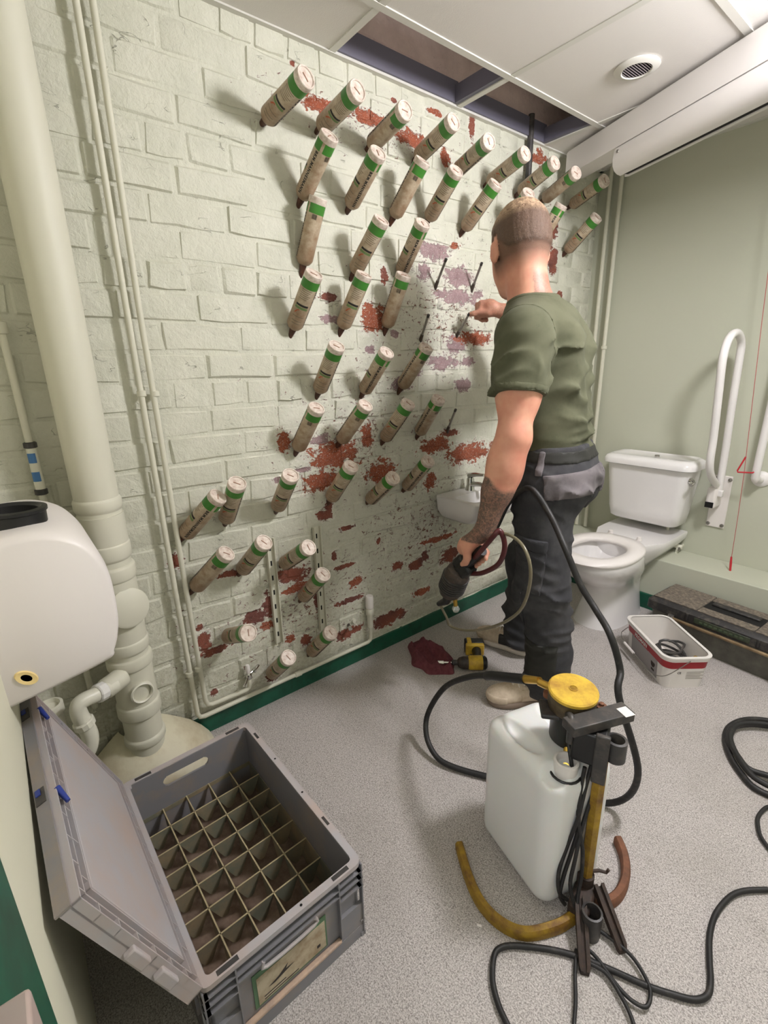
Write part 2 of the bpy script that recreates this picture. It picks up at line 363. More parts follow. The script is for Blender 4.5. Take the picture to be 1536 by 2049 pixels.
def wall_paint():
    m = bpy.data.materials.new('painted_brick'); m.use_nodes = True; t = NT(m); b = t.n['Principled BSDF']
    pos = t.new('ShaderNodeNewGeometry').outputs['Position']
    sc = t.new('ShaderNodeVectorMath', operation='MULTIPLY', i={0: pos, 1: (1, 0.7, 1)}).outputs[0]
    n1 = t.noise(sc, 34, 7, 0.72, 0.4); n2 = t.noise(sc, 95, 5, 0.7, 0.3); n3 = t.noise(pos, 9, 4, 0.6)
    n4 = t.noise(sc, 60, 6, 0.8, 0.8)
    n5 = t.noise(pos, 230, 4, 0.7)
    edge = t.math('ADD', t.math('ADD', t.math('MULTIPLY', t.math('SUBTRACT', n1, 0.5), 3.6), t.math('MULTIPLY', t.math('SUBTRACT', n2, 0.5), 1.7)), t.math('MULTIPLY', t.math('SUBTRACT', n5, 0.5), 0.5))
    def bare(L, grow=1.05):
        f = t.math('ADD', patch_min(t, pos, L), edge)
        return t.ramp(f, grow + 0.05, grow - 0.05), t.ramp(f, grow + 0.42, grow + 0.3)
    fo, wo = bare(PO); fr, wr = bare(PR, 1.15); fp, wp = bare(PP, 1.0)
    # small chips where the plaster came off: only on the worked-over part of the wall
    reg = patch_min(t, pos, [(1.62, 1.50, 0.50, 0.36), (1.15, 1.05, 0.45, 0.42), (0.85, 0.35, 0.65, 0.32), (1.55, 0.55, 0.75, 0.55), (1.3, 2.12, 0.55, 0.12), (2.2, 1.8, 0.35, 0.5)])
    thr = t.math('ADD', t.math('MULTIPLY', t.math('MINIMUM', reg, 1.6), 0.095), 0.548)
    chip = t.ramp(t.math('SUBTRACT', n4, thr), -0.004, 0.012)
    chipw = t.ramp(t.math('SUBTRACT', n4, thr), -0.055, -0.03)
    paint = t.mix(t.ramp(n3, 0.35, 0.7), c4((214, 213, 197)), c4((203, 203, 186)))
    low = t.ramp(t.new('ShaderNodeSeparateXYZ', i={0: pos}).outputs[2], 0.9, 0.0)
    paint = t.mix(t.math('MULTIPLY', low, t.ramp(n2, 0.42, 0.7)), paint, c4((178, 174, 150)))
    white = c4((232, 228, 218))
    hue = t.noise(pos, 7, 2, 0.5)
    orange = t.mix(t.ramp(n2, 0.35, 0.7), c4((164, 90, 62)), c4((128, 68, 50)))
    red = t.mix(t.ramp(hue, 0.45, 0.6), c4((136, 78, 62)), c4((112, 68, 60)))
    purple = t.mix(t.ramp(n1, 0.35, 0.7), c4((168, 142, 142)), c4((128, 104, 108)))
    col = paint
    for w in (wo, wr, wp): col = t.mix(t.math('MULTIPLY', w, 0.6), col, white)
    col = t.mix(t.math('MULTIPLY', chipw, 0.5), col, white)
    chipc = t.mix(t.ramp(hue, 0.42, 0.58), c4((142, 112, 106)), c4((122, 78, 58)))
    col = t.mix(chip, col, chipc)
    fleck = t.math('MULTIPLY', t.ramp(n5, 0.58, 0.66), 0.75)
    orange = t.mix(fleck, orange, white); red = t.mix(t.math('MULTIPLY', fleck, 0.6), red, c4((196, 178, 166))); purple = t.mix(fleck, purple, white)
    zz = t.new('ShaderNodeSeparateXYZ', i={0: pos}).outputs[2]
    col = t.mix(t.ramp(zz, 2.285, 2.30), col, t.mix(t.ramp(n3, 0.4, 0.65), c4((236, 216, 208)), c4((218, 198, 190))))
    col = t.mix(fp, col, purple); col = t.mix(fr, col, red); col = t.mix(fo, col, orange)
    t.L.new(col, b.inputs['Base Color']); b.inputs['Specular IOR Level'].default_value = 0.35
    allb = t.math('MAXIMUM', t.math('MAXIMUM', fo, fr), t.math('MAXIMUM', fp, chip))
    t.L.new(t.math('ADD', t.math('MULTIPLY', allb, 0.35), 0.5), b.inputs['Roughness'])
    fine = t.noise(pos, 70, 5, 0.62); gr = t.noise(pos, 240, 3, 0.6)
    # hairline cracks and missed brush lines in the paint
    ck = t.noise(t.new('ShaderNodeVectorMath', operation='MULTIPLY', i={0: pos, 1: (1, 0.55, 1.25)}).outputs[0], 15, 3, 0.55, 0.6)
    line = t.math('MULTIPLY', t.ramp(t.math('ABSOLUTE', t.math('SUBTRACT', ck, 0.5)), 0.006, 0.002), t.ramp(t.noise(pos, 11, 2), 0.59, 0.63))
    t.L.new(t.mix(t.math('MULTIPLY', line, 0.4), col, c4((96, 88, 74))), b.inputs['Base Color'])
    lump = t.noise(pos, 26, 3, 0.6, 0.5)
    h = t.math('ADD', t.math('ADD', t.math('MULTIPLY', fine, 0.6), t.math('MULTIPLY', lump, 0.7)), t.math('SUBTRACT', t.math('MULTIPLY', gr, 0.2), t.math('ADD', t.math('MULTIPLY', allb, 0.35), t.math('MULTIPLY', line, 0.5))))
    bn = t.new('ShaderNodeBump', i={'Strength': 0.8, 'Distance': 0.0065, 'Height': h})
    t.L.new(bn.outputs[0], b.inputs['Normal'])
    return m

def floor_mat():
    m = bpy.data.materials.new('safety_flooring'); m.use_nodes = True; t = NT(m); b = t.n['Principled BSDF']
    pos = t.new('ShaderNodeNewGeometry').outputs['Position']
    n = t.noise(pos, 320, 3, 0.7); n2 = t.noise(pos, 170, 2, 0.6); big = t.noise(pos, 2.6, 4, 0.6); d = t.noise(pos, 9, 5, 0.7)
    v = t.new('ShaderNodeTexVoronoi', i={'Vector': pos, 'Scale': 420}).outputs['Color']
    vs = t.new('ShaderNodeSeparateXYZ', i={0: v}).outputs[0]
    col = t.mix(t.ramp(n, 0.38, 0.62), c4((134, 127, 122)), c4((210, 204, 200)))
    col = t.mix(t.math('MULTIPLY', t.ramp(vs, 0.88, 0.92), 0.7), col, c4((122, 115, 110)))
    col = t.mix(t.math('MULTIPLY', t.ramp(n2, 0.5, 0.75), 0.5), col, c4((220, 217, 212)))
    col = t.mix(t.math('MULTIPLY', t.ramp(big, 0.5, 0.72), 0.3), col, c4((140, 134, 124)))
    col = t.mix(t.math('MULTIPLY', t.ramp(d, 0.6, 0.75), 0.3), col, c4((126, 118, 108)))
    t.L.new(col, b.inputs['Base Color']); b.inputs['Roughness'].default_value = 0.55; b.inputs['Specular IOR Level'].default_value = 0.3
    bn = t.new('ShaderNodeBump', i={'Strength': 0.25, 'Distance': 0.002, 'Height': n}); t.L.new(bn.outputs[0], b.inputs['Normal'])
    return m

BRICK = wall_paint(); FLOOR = floor_mat()
mat('plaster', (192, 194, 176), 0.55, bump=0.12, bscale=60)
mat('near_plaster', (222, 220, 198), 0.6, bump=0.1, bscale=60)
mat('tile_white', (224, 220, 215), 0.85, bump=0.12, bscale=260)
mat('bar_white', (214, 212, 204), 0.5)
mat('green_paint', (16, 84, 62), 0.4, dirt=(10, 62, 46), amount=0.3)
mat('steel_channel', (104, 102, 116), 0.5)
mat('void_board', (236, 226, 222), 0.9)
mat('casing_white', (232, 228, 226), 0.35)
mat('cream_pipe', (212, 210, 192), 0.52)
mat('cream_plastic', (222, 220, 204), 0.35)
mat('white_plastic', (232, 226, 222), 0.38)
mat('white_nut', (232, 230, 226), 0.35)
mat('black_plastic', (24, 24, 25), 0.4)
mat('black_rubber', (30, 29, 29), 0.55, dirt=(58, 54, 50), amount=0.15, scale=40)
mat('chrome', (214, 214, 210), 0.12, 1.0)
mat('steel', (150, 146, 140), 0.35, 0.9)
mat('brass', (196, 160, 74), 0.3, 0.9)
mat('ceramic', (234, 231, 230), 0.12, coat=0.4)
mat('dark_hole', (12, 11, 10), 0.9)
mat('grey_crate', (128, 127, 131), 0.5, dirt=(146, 134, 124), amount=0.25, scale=7)
mat('grey_crate_dusty', (174, 171, 174), 0.6, dirt=(182, 166, 158), amount=0.45, scale=6)
mat('crate_floor', (140, 120, 104), 0.8, dirt=(86, 66, 52), amount=0.7, scale=16)
mat('divider', (118, 118, 102), 0.6, dirt=(158, 138, 108), amount=0.4, scale=9)
mat('divider_edge', (170, 156, 122), 0.6)
mat('blue_clip', (44, 62, 142), 0.4)
mat('label_paper', (190, 178, 152), 0.7, dirt=(150, 128, 100), amount=0.4, scale=24)
mat('label_green', (84, 116, 84), 0.6)
mat('ink', (52, 46, 42), 0.7)
mat('print_black', (34, 32, 28), 0.6)
mat('print_grey', (120, 108, 90), 0.7)
mat('print_green', (104, 128, 78), 0.6)
mat('print_red', (172, 84, 48), 0.6)
mat('cartridge', (200, 186, 162), 0.45, dirt=(150, 122, 94), amount=0.55, scale=26)
mat('cartridge_white', (226, 214, 202), 0.5, dirt=(192, 170, 156), amount=0.45, scale=70)
mat('cartridge_green', (62, 126, 44), 0.4)
mat('nozzle', (92, 52, 34), 0.5, dirt=(52, 30, 22), amount=0.6, scale=60)
mat('cartridge_gap', (168, 176, 140), 0.45)
mat('can_white', (232, 232, 230), 0.38, sss=0.25)
mat('yellow_paint', (222, 186, 62), 0.45, dirt=(170, 128, 48), amount=0.45, scale=18)
mat('yellow_worn', (176, 142, 34), 0.5, dirt=(112, 78, 30), amount=0.6, scale=26)
mat('rust', (134, 88, 62), 0.75, dirt=(96, 62, 44), amount=0.6, scale=30)
mat('dark_rust', (70, 52, 42), 0.65, dirt=(40, 32, 28), amount=0.6, scale=40)
mat('dark_grey', (56, 54, 54), 0.45, dirt=(84, 78, 72), amount=0.3, scale=30)
mat('tool_dark', (52, 46, 44), 0.5, dirt=(84, 70, 60), amount=0.5, scale=40)
mat('maroon', (78, 26, 30), 0.35)
mat('red_plastic', (196, 40, 52), 0.4)
mat('red_cord', (176, 96, 92), 0.8)
mat('red_band', (158, 30, 40), 0.45)
mat('bucket_white', (226, 221, 216), 0.35)
mat('bucket_grey', (150, 145, 144), 0.5)
mat('cloth', (124, 66, 74), 0.95, dirt=(104, 50, 60), amount=0.5, scale=50, bump=0.6, bscale=400)
mat('cloth_tag', (216, 208, 196), 0.8)
mat('toolbox_top', (92, 84, 76), 0.75, dirt=(140, 128, 112), amount=0.4, scale=70)
mat('toolbox_body', (104, 102, 92), 0.55, dirt=(78, 76, 70), amount=0.5, scale=14)
mat('toolbox_black', (42, 40, 40), 0.55, dirt=(84, 78, 70), amount=0.25, scale=30)
mat('toolbox_bar', (150, 128, 98), 0.4, 0.5, dirt=(110, 90, 66), amount=0.4)
mat('worn_chrome', (170, 166, 160), 0.3, 0.8)
mat('skin_pink', (214, 150, 126), 0.5, sss=0.1)
mat('shirt', (90, 91, 70), 0.95, dirt=(78, 80, 59), amount=0.4, scale=12, bump=0.2, bscale=900)
mat('trousers', (50, 50, 54), 0.8, dirt=(70, 69, 71), amount=0.35, scale=10, bump=0.25, bscale=700)
mat('trousers_grey', (112, 106, 108), 0.85, dirt=(86, 82, 84), amount=0.4, scale=14, bump=0.2, bscale=700)
mat('belt', (38, 38, 34), 0.7)
mat('shoe_cream', (206, 190, 168), 0.7, dirt=(180, 160, 136), amount=0.4, scale=30)
mat('shoe_black', (40, 38, 38), 0.6)
mat('shoe_sole', (126, 110, 96), 0.7)
mat('shoe_white', (222, 212, 200), 0.6)
mat('clear_hose', (120, 112, 90), 0.25, spec=0.6)
mat('blue_label', (70, 120, 176), 0.4)
mat('cream_key', (240, 214, 150), 0.4)
mat('glass_tip', (214, 218, 210), 0.08, trans=0.7)
mat('bulb', (255, 250, 240), 0.4)
X = MATS
# cartridges get browner towards the wall: their own grime, brushed on from the nozzle end
m_ = X['cartridge']; t_ = NT(m_); co_ = t_.new('ShaderNodeTexCoord').outputs['Object']; zc_ = t_.new('ShaderNodeSeparateXYZ', i={0: co_}).outputs[2]
b_ = t_.n['Principled BSDF']; src_ = b_.inputs['Base Color'].links[0].from_socket
g_ = t_.math('ADD', t_.ramp(zc_, 0.15, 0.03), t_.math('MULTIPLY', t_.math('SUBTRACT', t_.noise(co_, 60, 4), 0.5), 0.9))
t_.L.new(t_.mix(t_.math('MULTIPLY', t_.ramp(g_, 0.1, 0.95), 0.75), src_, c4((128, 98, 72))), b_.inputs['Base Color'])
lm = X['bulb'].node_tree.nodes['Principled BSDF']; lm.inputs['Emission Color'].default_value = (1, 0.95, 0.85, 1); lm.inputs['Emission Strength'].default_value = 6

# ---------------------------------------------------------------- room
YB, YN, ZC, ZV, XR = 2.82, -0.09, 2.284, 2.47, 2.55
floor = tag(ob('floor', M().bx(-0.1, XR + 0.1, -1.6, YB + 0.1, -0.1, 0), FLOOR, sm=False), kind='structure')
wall_left = tag(ob('wall_left', M().bx(-0.1, 0.0006, YN - 0.1, YB + 0.1, 0, ZV), BRICK, sm=False), kind='structure')

def brick_mesh(l, h, seed):
    """a weathered painted brick face: proud of the joint, rounded and uneven edges"""
    rg = np.random.default_rng(seed); v = []; f = []
    gx = [-l / 2, -l / 2 + 0.006] + ([-l * 0.18, l * 0.17] if l > 0.15 else [0.0]) + [l / 2 - 0.006, l / 2]
    gz = [-h / 2, -h / 2 + 0.0055, h / 2 - 0.0062, h / 2]; nx, nz = len(gx) - 1, 3; base = rg.uniform(0.0034, 0.0072)
    for i, y in enumerate(gx):
        for j, z in enumerate(gz):
            ed = i in (0, nx) or j in (0, nz)
            v.append((-0.0012 if ed else base + rg.uniform(-0.0026, 0.0018), y + rg.uniform(-1, 1) * (0.002 if ed else 0.0045), z + rg.uniform(-1, 1) * (0.0015 if ed else 0.0038)))
    q = lambda i, j: i * (nz + 1) + j
    for i in range(nx):
        for j in range(nz): f.append((q(i, j), q(i + 1, j), q(i + 1, j + 1), q(i, j + 1)))
    me = bpy.data.meshes.new('brick'); me.from_pydata(v, [], f); me.update(); me.materials.append(BRICK); smooth(me, 28)
    return me
LONG = [brick_mesh(0.226, 0.0785, s) for s in range(14)]; HEAD = [brick_mesh(0.108, 0.0785, 50 + s) for s in range(8)]
spots = []
z0 = 1.2775 - 14 * 0.0855
for c in range(0, 32):
    zc = z0 + c * 0.0855 + 0.0855 / 2 - 0.0855
    if zc < 0.035 or zc > ZV - 0.05: continue
    hd = c % 4 == 2; step = 0.117 if hd else 0.234
    y = YN - (0.06 if c % 2 else 0.16) - random.uniform(0, 0.03)
    while y < YB:
        l = step + random.uniform(-0.012, 0.012); a, b = max(y, YN), min(y + l, YB)
        if b - a > 0.05: spots.append(((a + b) / 2, zc, b - a - 0.008, hd))
        y += l
spots.sort(key=lambda s: (s[1] > ZC) * 9 + math.dist((1.6, 0, 1.308), (0, s[0], s[1])) / (0.35 + s[2]))
rest = M()
for i, (y, z, l, hd) in enumerate(spots):
    me = random.choice(HEAD if l < 0.13 else LONG); sy = l / (0.108 if l < 0.13 else 0.226); fl = random.choice((1, -1))
    tilt = random.uniform(-0.03, 0.02); dx = random.uniform(-0.0028, 0.0018)
    if i < 299:
        o = bpy.data.objects.new('brick', me); COL.objects.link(o); o.parent = wall_left
        o.location = (dx, y, z); o.rotation_euler = (tilt, 0, 0); o.scale = (1, sy, 1)
    else:
        rest.add([(p.co.x + dx, y + p.co.y * sy, z + p.co.z) for p in me.vertices], [tuple(p.vertices) for p in me.polygons])
tag(ob('bricks_far', rest, BRICK, wall_left, ang=50), kind='stuff')

tag(ob('wall_back', M().bx(-0.1, XR + 0.1, YB, YB + 0.1, 0, ZV), X['plaster'], sm=False), kind='structure')
tag(ob('wall_right', M().bx(XR, XR + 0.1, YN, YB + 0.1, 0, ZV), X['plaster'], sm=False), kind='structure')
wn = M().bx(-0.1, 1.068, YN - 0.12, YN, 0, ZV); wn.bx(2.1, XR + 0.1, YN - 0.12, YN, 0, ZV); wn.bx(1.068, 2.1, YN - 0.12, YN, 2.1, ZV)
tag(ob('wall_near', wn, X['near_plaster'], sm=False), kind='structure')
dr = ob('door_1', M().bx(1.068, 1.32, YN - 0.12, YN + 0.004, 0, 2.1), X['green_paint'], sm=False, bevel=0.003)
tag(dr, kind='structure')
kp = M().bx(1.272, 1.40, YN - 0.02, -0.06, 0.80, 0.908); ob('door_latch', kp, mat('latch_steel', (206, 186, 178), 0.4, 0.4), dr, bevel=0.003)
ledge = tag(ob('trim_1', M().bx(0.0, XR, 2.585, YB, 0, 0.292), X['plaster'], sm=False, bevel=0.004), kind='structure')
tag(ob('baseboard_left', M().bx(-0.01, 0.014, 0.30, YB, 0, 0.073), X['green_paint'], sm=False, bevel=0.003), kind='structure')
tag(ob('baseboard_back', M().bx(0.0, XR, 2.572, 2.59, 0, 0.085), X['green_paint'], sm=False, bevel=0.003), kind='structure')

# ceiling: soffit above, hung grid below, loose tiles resting in it
ceil = tag(ob('ceiling', M().bx(-0.1, XR + 0.1, YN - 0.12, YB + 0.1, ZV, ZV + 0.08), X['void_board'], sm=False), kind='structure')
XL = [0.27 + 0.6 * k for k in range(5)]; YL = [1.08 - 1.2, 1.08 - 0.6, 1.08, 1.675, 2.272]
def bar(x0, x1, y0, y1, z0=ZC - 0.003, z1=ZC + 0.03, m='bar_white', nm='grid_bar'):
    ob(nm, M().bx(x0, x1, y0, y1, z0, z1), X[m], ceil, sm=False)
for x in XL[:4]: bar(x - 0.012, x + 0.012, YN, YB)
for y in YL[1:]: bar(0, XR, y - 0.012, y + 0.012, ZC - 0.002)
bar(0.0, 0.022, YN, YB, ZC - 0.004, ZC + 0.004, nm='edge_trim'); bar(0, XR, YB - 0.022, YB, ZC - 0.004, ZC + 0.004, nm='edge_trim')
xe = [0.0] + XL[:4] + [XR]; ye = [YN] + YL[1:] + [YB]
for i in range(len(xe) - 1):
    for j in range(len(ye) - 1):
        if i == 0 and j in (2, 3) or (i, j) == (2, 2): continue   # tiles lifted out by the wall; unseen one omitted to light the void
        ob('ceiling_tile', M().bx(xe[i] + 0.004, xe[i + 1] - 0.004, ye[j] + 0.004, ye[j + 1] - 0.004, ZC + 0.001, ZC + 0.014), X['tile_white'], ceil, sm=False)
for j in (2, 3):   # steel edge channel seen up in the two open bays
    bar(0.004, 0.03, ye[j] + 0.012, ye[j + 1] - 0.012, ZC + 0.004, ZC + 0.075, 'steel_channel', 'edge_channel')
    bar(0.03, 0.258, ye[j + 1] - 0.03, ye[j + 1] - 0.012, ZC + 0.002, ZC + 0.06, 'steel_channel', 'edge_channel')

# round bulkhead light on the ceiling, just beyond the picture
t = thing('bulkhead_light', 'round white bulkhead light fixed to the ceiling tiles near the middle of the room', 'light', (1.5, 1.62, ZC))
ob('light_base', M().lathe([(0.15, 0), (0.15, -0.03), (0.13, -0.035)], 32), X['bar_white'], t)

# ceiling air valve
t = thing('ceiling_vent', 'round white extract valve with a dark mesh centre in the ceiling tile', 'vent', (0.572, 1.985, ZC))
ob('vent_ring', M().lathe([(0.072, 0.0), (0.074, -0.004), (0.068, -0.008), (0.05, -0.012), (0.047, -0.009), (0.045, -0.003)], 32), X['bar_white'], t)
ob('vent_mesh', M().lathe([(0.0, -0.008), (0.047, -0.008)], 24), mat('vent_grey', (118, 110, 112), 0.9), t, sm=False)
gl = M()
for k in range(-5, 6):
    w = math.sqrt(max(0.0, 0.046 ** 2 - (k * 0.0085) ** 2)); gl.bx(k * 0.0085 - 0.0014, k * 0.0085 + 0.0014, -w, w, -0.0095, -0.008)
tag(ob('vent_slats', gl, mat('vent_slat', (160, 152, 154), 0.7), t, sm=False), kind='stuff')

# long white casing under the ceiling at the back
d = Vector((0.928, -0.372, 0)); nrm = Vector((-0.372, -0.928, 0)); o0 = Vector((0.069, 2.378, 0))
t = thing('ceiling_casing', 'long white casing with a rounded lower cover and dark bottom slot under the ceiling', 'casing', tuple(o0))
def along(prof, s0, s1):
    return M().loft([[d * s + nrm * n + Vector((0, 0, z)) for n, z in prof] for s in (s0, s1)])
ob('top_box', along([(-0.10, 2.268), (-0.008, 2.268), (0, 2.258), (0, 2.163), (-0.10, 2.163)], 0.0, 1.75), X['casing_white'], t, ang=50)
cov = [(-0.10, 2.160), (-0.002, 2.160), (0.004, 2.150), (0.007, 2.12), (0.004, 2.095), (-0.006, 2.078), (-0.022, 2.068), (-0.04, 2.064), (-0.04, 2.074), (-0.10, 2.074)]
ob('front_cover', along(cov, 0.33, 1.75), X['casing_white'], t, ang=50)
ob('bottom_slot', along([(-0.062, 2.0725), (-0.041, 2.0725), (-0.041, 2.064), (-0.062, 2.066)], 0.35, 1.75), X['dark_hole'], t, sm=False)
ob('bottom_lip', along([(-0.09, 2.0725), (-0.063, 2.0725), (-0.063, 2.062), (-0.085, 2.066)], 0.33, 1.75), X['casing_white'], t, sm=False)
ob('end_screw', M().lathe([(0.0, 0.003), (0.006, 0.002), (0.0065, 0)], 12, frame(d * 0.352 + nrm * 0.005 + Vector((0, 0, 2.142)), nrm)), X['steel'], t)
# ---------------------------------------------------------------- pipework on the brick wall
def pipe_thing(name, label, cat, parts, group=None):
    t = thing(name, label, cat, group=group)
    for nm, g, m in parts: ob(nm, g, X[m], t)
    return t
def collar(x, y, z, r, h, ax=(0, 0, 1)): return M().lathe([(r - 0.003, -h / 2), (r, -h / 2 + 0.002), (r, h / 2 - 0.002), (r - 0.003, h / 2)], 20, frame((x, y, z), ax))
# big soil stack
sx, sy = 0.098, 0.172
t = thing('soil_pipe', 'thick cream soil stack with collars and an access cap, left end of brick wall', 'pipe', (sx, sy, 0))
ob('pipe_upper', M().lathe([(0.0555, 0.90), (0.0555, ZC)], 40), X['cream_pipe'], t)
ob('pipe_lower', M().lathe([(0.0555, 0.12), (0.0555, 0.91)], 40), X['cream_pipe'], t)
for a, b, r in ((0.945, 0.975, 0.0605), (0.80, 0.845, 0.062), (0.735, 0.775, 0.064), (0.50, 0.535, 0.063), (0.445, 0.478, 0.0645), (0.27, 0.315, 0.0635), (0.165, 0.19, 0.0615)):
    ob('collar', M().lathe([(0.055, a - 0.006), (r - 0.002, a), (r, a + 0.005), (r, b - 0.005), (r - 0.002, b), (0.055, b + 0.004)], 40), X['cream_pipe'], t)
ob('socket', M().lathe([(0.0595, 0.81), (0.0595, 0.93)], 40), X['cream_pipe'], t)
ob('socket', M().lathe([(0.0585, 0.50), (0.0595, 0.54), (0.0595, 0.72), (0.058, 0.75)], 40), X['cream_pipe'], t)
ob('socket', M().lathe([(0.0585, 0.30), (0.0585, 0.46)], 40), X['cream_pipe'], t)
ax = Vector((0.86, 0.25, 0.12)); F = frame(ax.normalized() * 0.03 + Vector((0, 0, 0.645)), ax)
ob('access_cap', M().lathe([(0.058, 0), (0.058, 0.036), (0.05, 0.041), (0.0, 0.042)], 36, F), X['cream_pipe'], t)
ax = Vector((0.93, 0.12, 0.0)); F = frame(ax.normalized() * 0.03 + Vector((0, 0, 0.368)), ax)
b_ = ob('boss', M().lathe([(0.036, 0), (0.034, 0.034), (0.030, 0.037), (0.027, 0.034), (0.027, 0.02), (0.0, 0.018)], 30, F), X['cream_plastic'], t)
ob('boss_grime', M().lathe([(0.0, 0.0195), (0.02, 0.0195)], 18, F), mat('brown_grime', (176, 138, 116), 0.9), b_, sm=False)
F = frame((0.045, -0.035, 0.436), (0.62, -0.85, 0.04))
ob('side_branch', M().lathe([(0.03, 0), (0.03, 0.06), (0.026, 0.066)], 28, F), X['cream_pipe'], t)

tr = thing('waste_trap', 'cream bottle trap waste pipe with white nut curving away from the soil stack', 'pipe', (0, 0, 0))
q0 = Vector((0.178, 0.106, 0.44)); q1 = Vector((0.20, 0.068, 0.446))
ob('trap_tube', M().tube([q0 + (q0 - q1) * 0.2, q1, (0.212, 0.034, 0.45), (0.218, 0.018, 0.444), (0.22, 0.014, 0.42), (0.22, 0.022, 0.375), (0.222, 0.026, 0.335), (0.222, 0.012, 0.295), (0.212, -0.02, 0.275), (0.20, -0.045, 0.29), (0.195, -0.052, 0.33)], 0.021, 16, 6), X['cream_plastic'], tr)
nut = lambda c, ax, r, h: M().lathe([(r - 0.003, -h / 2), (r, -h / 2 + 0.003), (r, h / 2 - 0.003), (r - 0.003, h / 2)], 12, frame(c, ax))
ob('nut', nut((0.196, 0.074, 0.445), q1 - q0, 0.027, 0.026), X['white_nut'], tr, ang=20)
ob('nut', nut((0.22, 0.020, 0.385), (0.0, 0.06, -0.3), 0.027, 0.022), X['cream_plastic'], tr, ang=20)
t = thing('waste_stub', 'short capped cream waste socket behind the crate lid beside the bottle trap', 'pipe', (0.14, -0.048, 0.0))
ob('stub_tube', M().lathe([(0.03, 0.0), (0.03, 0.40), (0.035, 0.405), (0.035, 0.43), (0.028, 0.432), (0.026, 0.42), (0, 0.418)], 26), X['cream_plastic'], t)

# concrete haunch the stack drops into
pr = [(0.066, 0.178), (0.085, 0.165), (0.115, 0.14), (0.155, 0.105), (0.19, 0.062), (0.212, 0.025), (0.222, 0.0)]
t = tag(ob('pipe_haunch', M().lathe(pr[::-1], 40, None, -pi / 2, pi / 2), mat('haunch', (214, 208, 182), 0.6, dirt=(190, 178, 148), amount=0.4, scale=9, bump=0.25, bscale=30), ang=60), 'cream painted rounded concrete haunch around the foot of the soil stack', 'haunch'); t.location = (0.03, sy, 0)

# the pair of thin painted pipes and their run along the skirting
def clip(x, y, z): return collar(x, y, z, 0.0125, 0.018)
t = thing('water_pipe', 'thin cream pipe, left of the vertical pair, running down and along above the green skirting', 'pipe', (0.03, 0.346, 0), group=None)
W0 = lambda P: [Vector(p) - Vector((0.03, 0.346, 0)) for p in P]
ob('pipe_run', M().tube(W0([(0.032, 0.346, ZC), (0.032, 0.343, 1.5), (0.032, 0.348, 0.6), (0.03, 0.354, 0.115), (0.03, 0.362, 0.096), (0.03, 0.378, 0.091), (0.03, 0.75, 0.091), (0.03, 1.13, 0.091), (0.03, 1.143, 0.098), (0.03, 1.146, 0.11), (0.03, 1.146, 0.17)]), 0.0085, 10), X['cream_pipe'], t)
for z in (1.247, 0.285): ob('pipe_coupling', clip(0, 0.0 if z > 1 else 0.003, z), X['cream_pipe'], t)
ob('pipe_coupling', collar(0, 0.42, 0.091, 0.0115, 0.03, (0, 1, 0)), X['cream_pipe'], t)
ob('valve_body', M().lathe([(0.013, 0.165), (0.014, 0.17), (0.014, 0.225), (0.018, 0.23), (0.018, 0.255), (0.015, 0.26)], 20, frame((0, 0.80, 0), (0, 0, 1))), X['cream_plastic'], t)
ob('valve_cap', M().lathe([(0.017, 0.262), (0.0185, 0.266), (0.0185, 0.315), (0.016, 0.322), (0.0, 0.323)], 20, frame((0, 0.80, 0), (0, 0, 1))), X['white_plastic'], t)
t = thing('water_pipe', 'thin cream pipe, right of the vertical pair, ending at the chrome stop valve', 'pipe', (0.03, 0.382, 0))
W0 = lambda P: [Vector(p) - Vector((0.03, 0.382, 0)) for p in P]
ob('pipe_run', M().tube(W0([(0.032, 0.384, ZC), (0.032, 0.376, 1.5), (0.032, 0.382, 0.6), (0.032, 0.388, 0.155), (0.032, 0.394, 0.135), (0.032, 0.41, 0.128), (0.03, 0.545, 0.122), (0.03, 0.556, 0.128), (0.03, 0.558, 0.14), (0.03, 0.558, 0.165)]), 0.0085, 10), X['cream_pipe'], t)
for z in (1.245, 0.292): ob('pipe_coupling', clip(0, 0, z), X['cream_pipe'], t)
t = thing('stop_valve', 'small chrome stop valve with white spindle above the skirting pipe', 'valve', (0.03, 0.558, 0.165))
ob('valve_body', M().lathe([(0.009, 0), (0.012, 0.004), (0.012, 0.022), (0.009, 0.026)], 14), X['chrome'], t)
ob('valve_arm', M().tube([(0, 0.0, 0.018), (-0.01, 0.035, 0.026), (-0.018, 0.05, 0.03)], 0.006, 10), X['chrome'], t)
ob('valve_lever', M().tube([(0.0, 0.0, 0.014), (0.022, -0.022, 0.004), (0.03, -0.034, 0.0)], 0.004, 8), X['chrome'], t)
ob('valve_nut', nut((-0.005, 0.027, 0.024), (-0.2, 1, 0.2), 0.0095, 0.014), X['chrome'], t, ang=20)
ob('spindle', M().lathe([(0.007, 0.026), (0.0085, 0.03), (0.0085, 0.055), (0.006, 0.062), (0, 0.063)], 14), X['white_plastic'], t)
t = thing('pipe_stub', 'capped chrome pipe stub sticking out left of the white capped valve', 'valve', (0.0, 1.045, 0.205))
ob('stub', M().tube([(0.0, 0, 0), (0.03, -0.012, 0.0)], 0.007, 10), X['tool_dark'], t)
ob('stub_cap', M().lathe([(0.0085, 0), (0.0085, 0.016), (0.0, 0.018)], 14, frame((0.03, -0.012, 0.0), (1, -0.4, 0))), X['chrome'], t)
ob('stub_nut', M().lathe([(0.01, 0), (0.01, 0.018), (0.0, 0.02)], 14, frame((0.0, 0.024, 0.012), (1, 0, 0))), X['cream_plastic'], t)

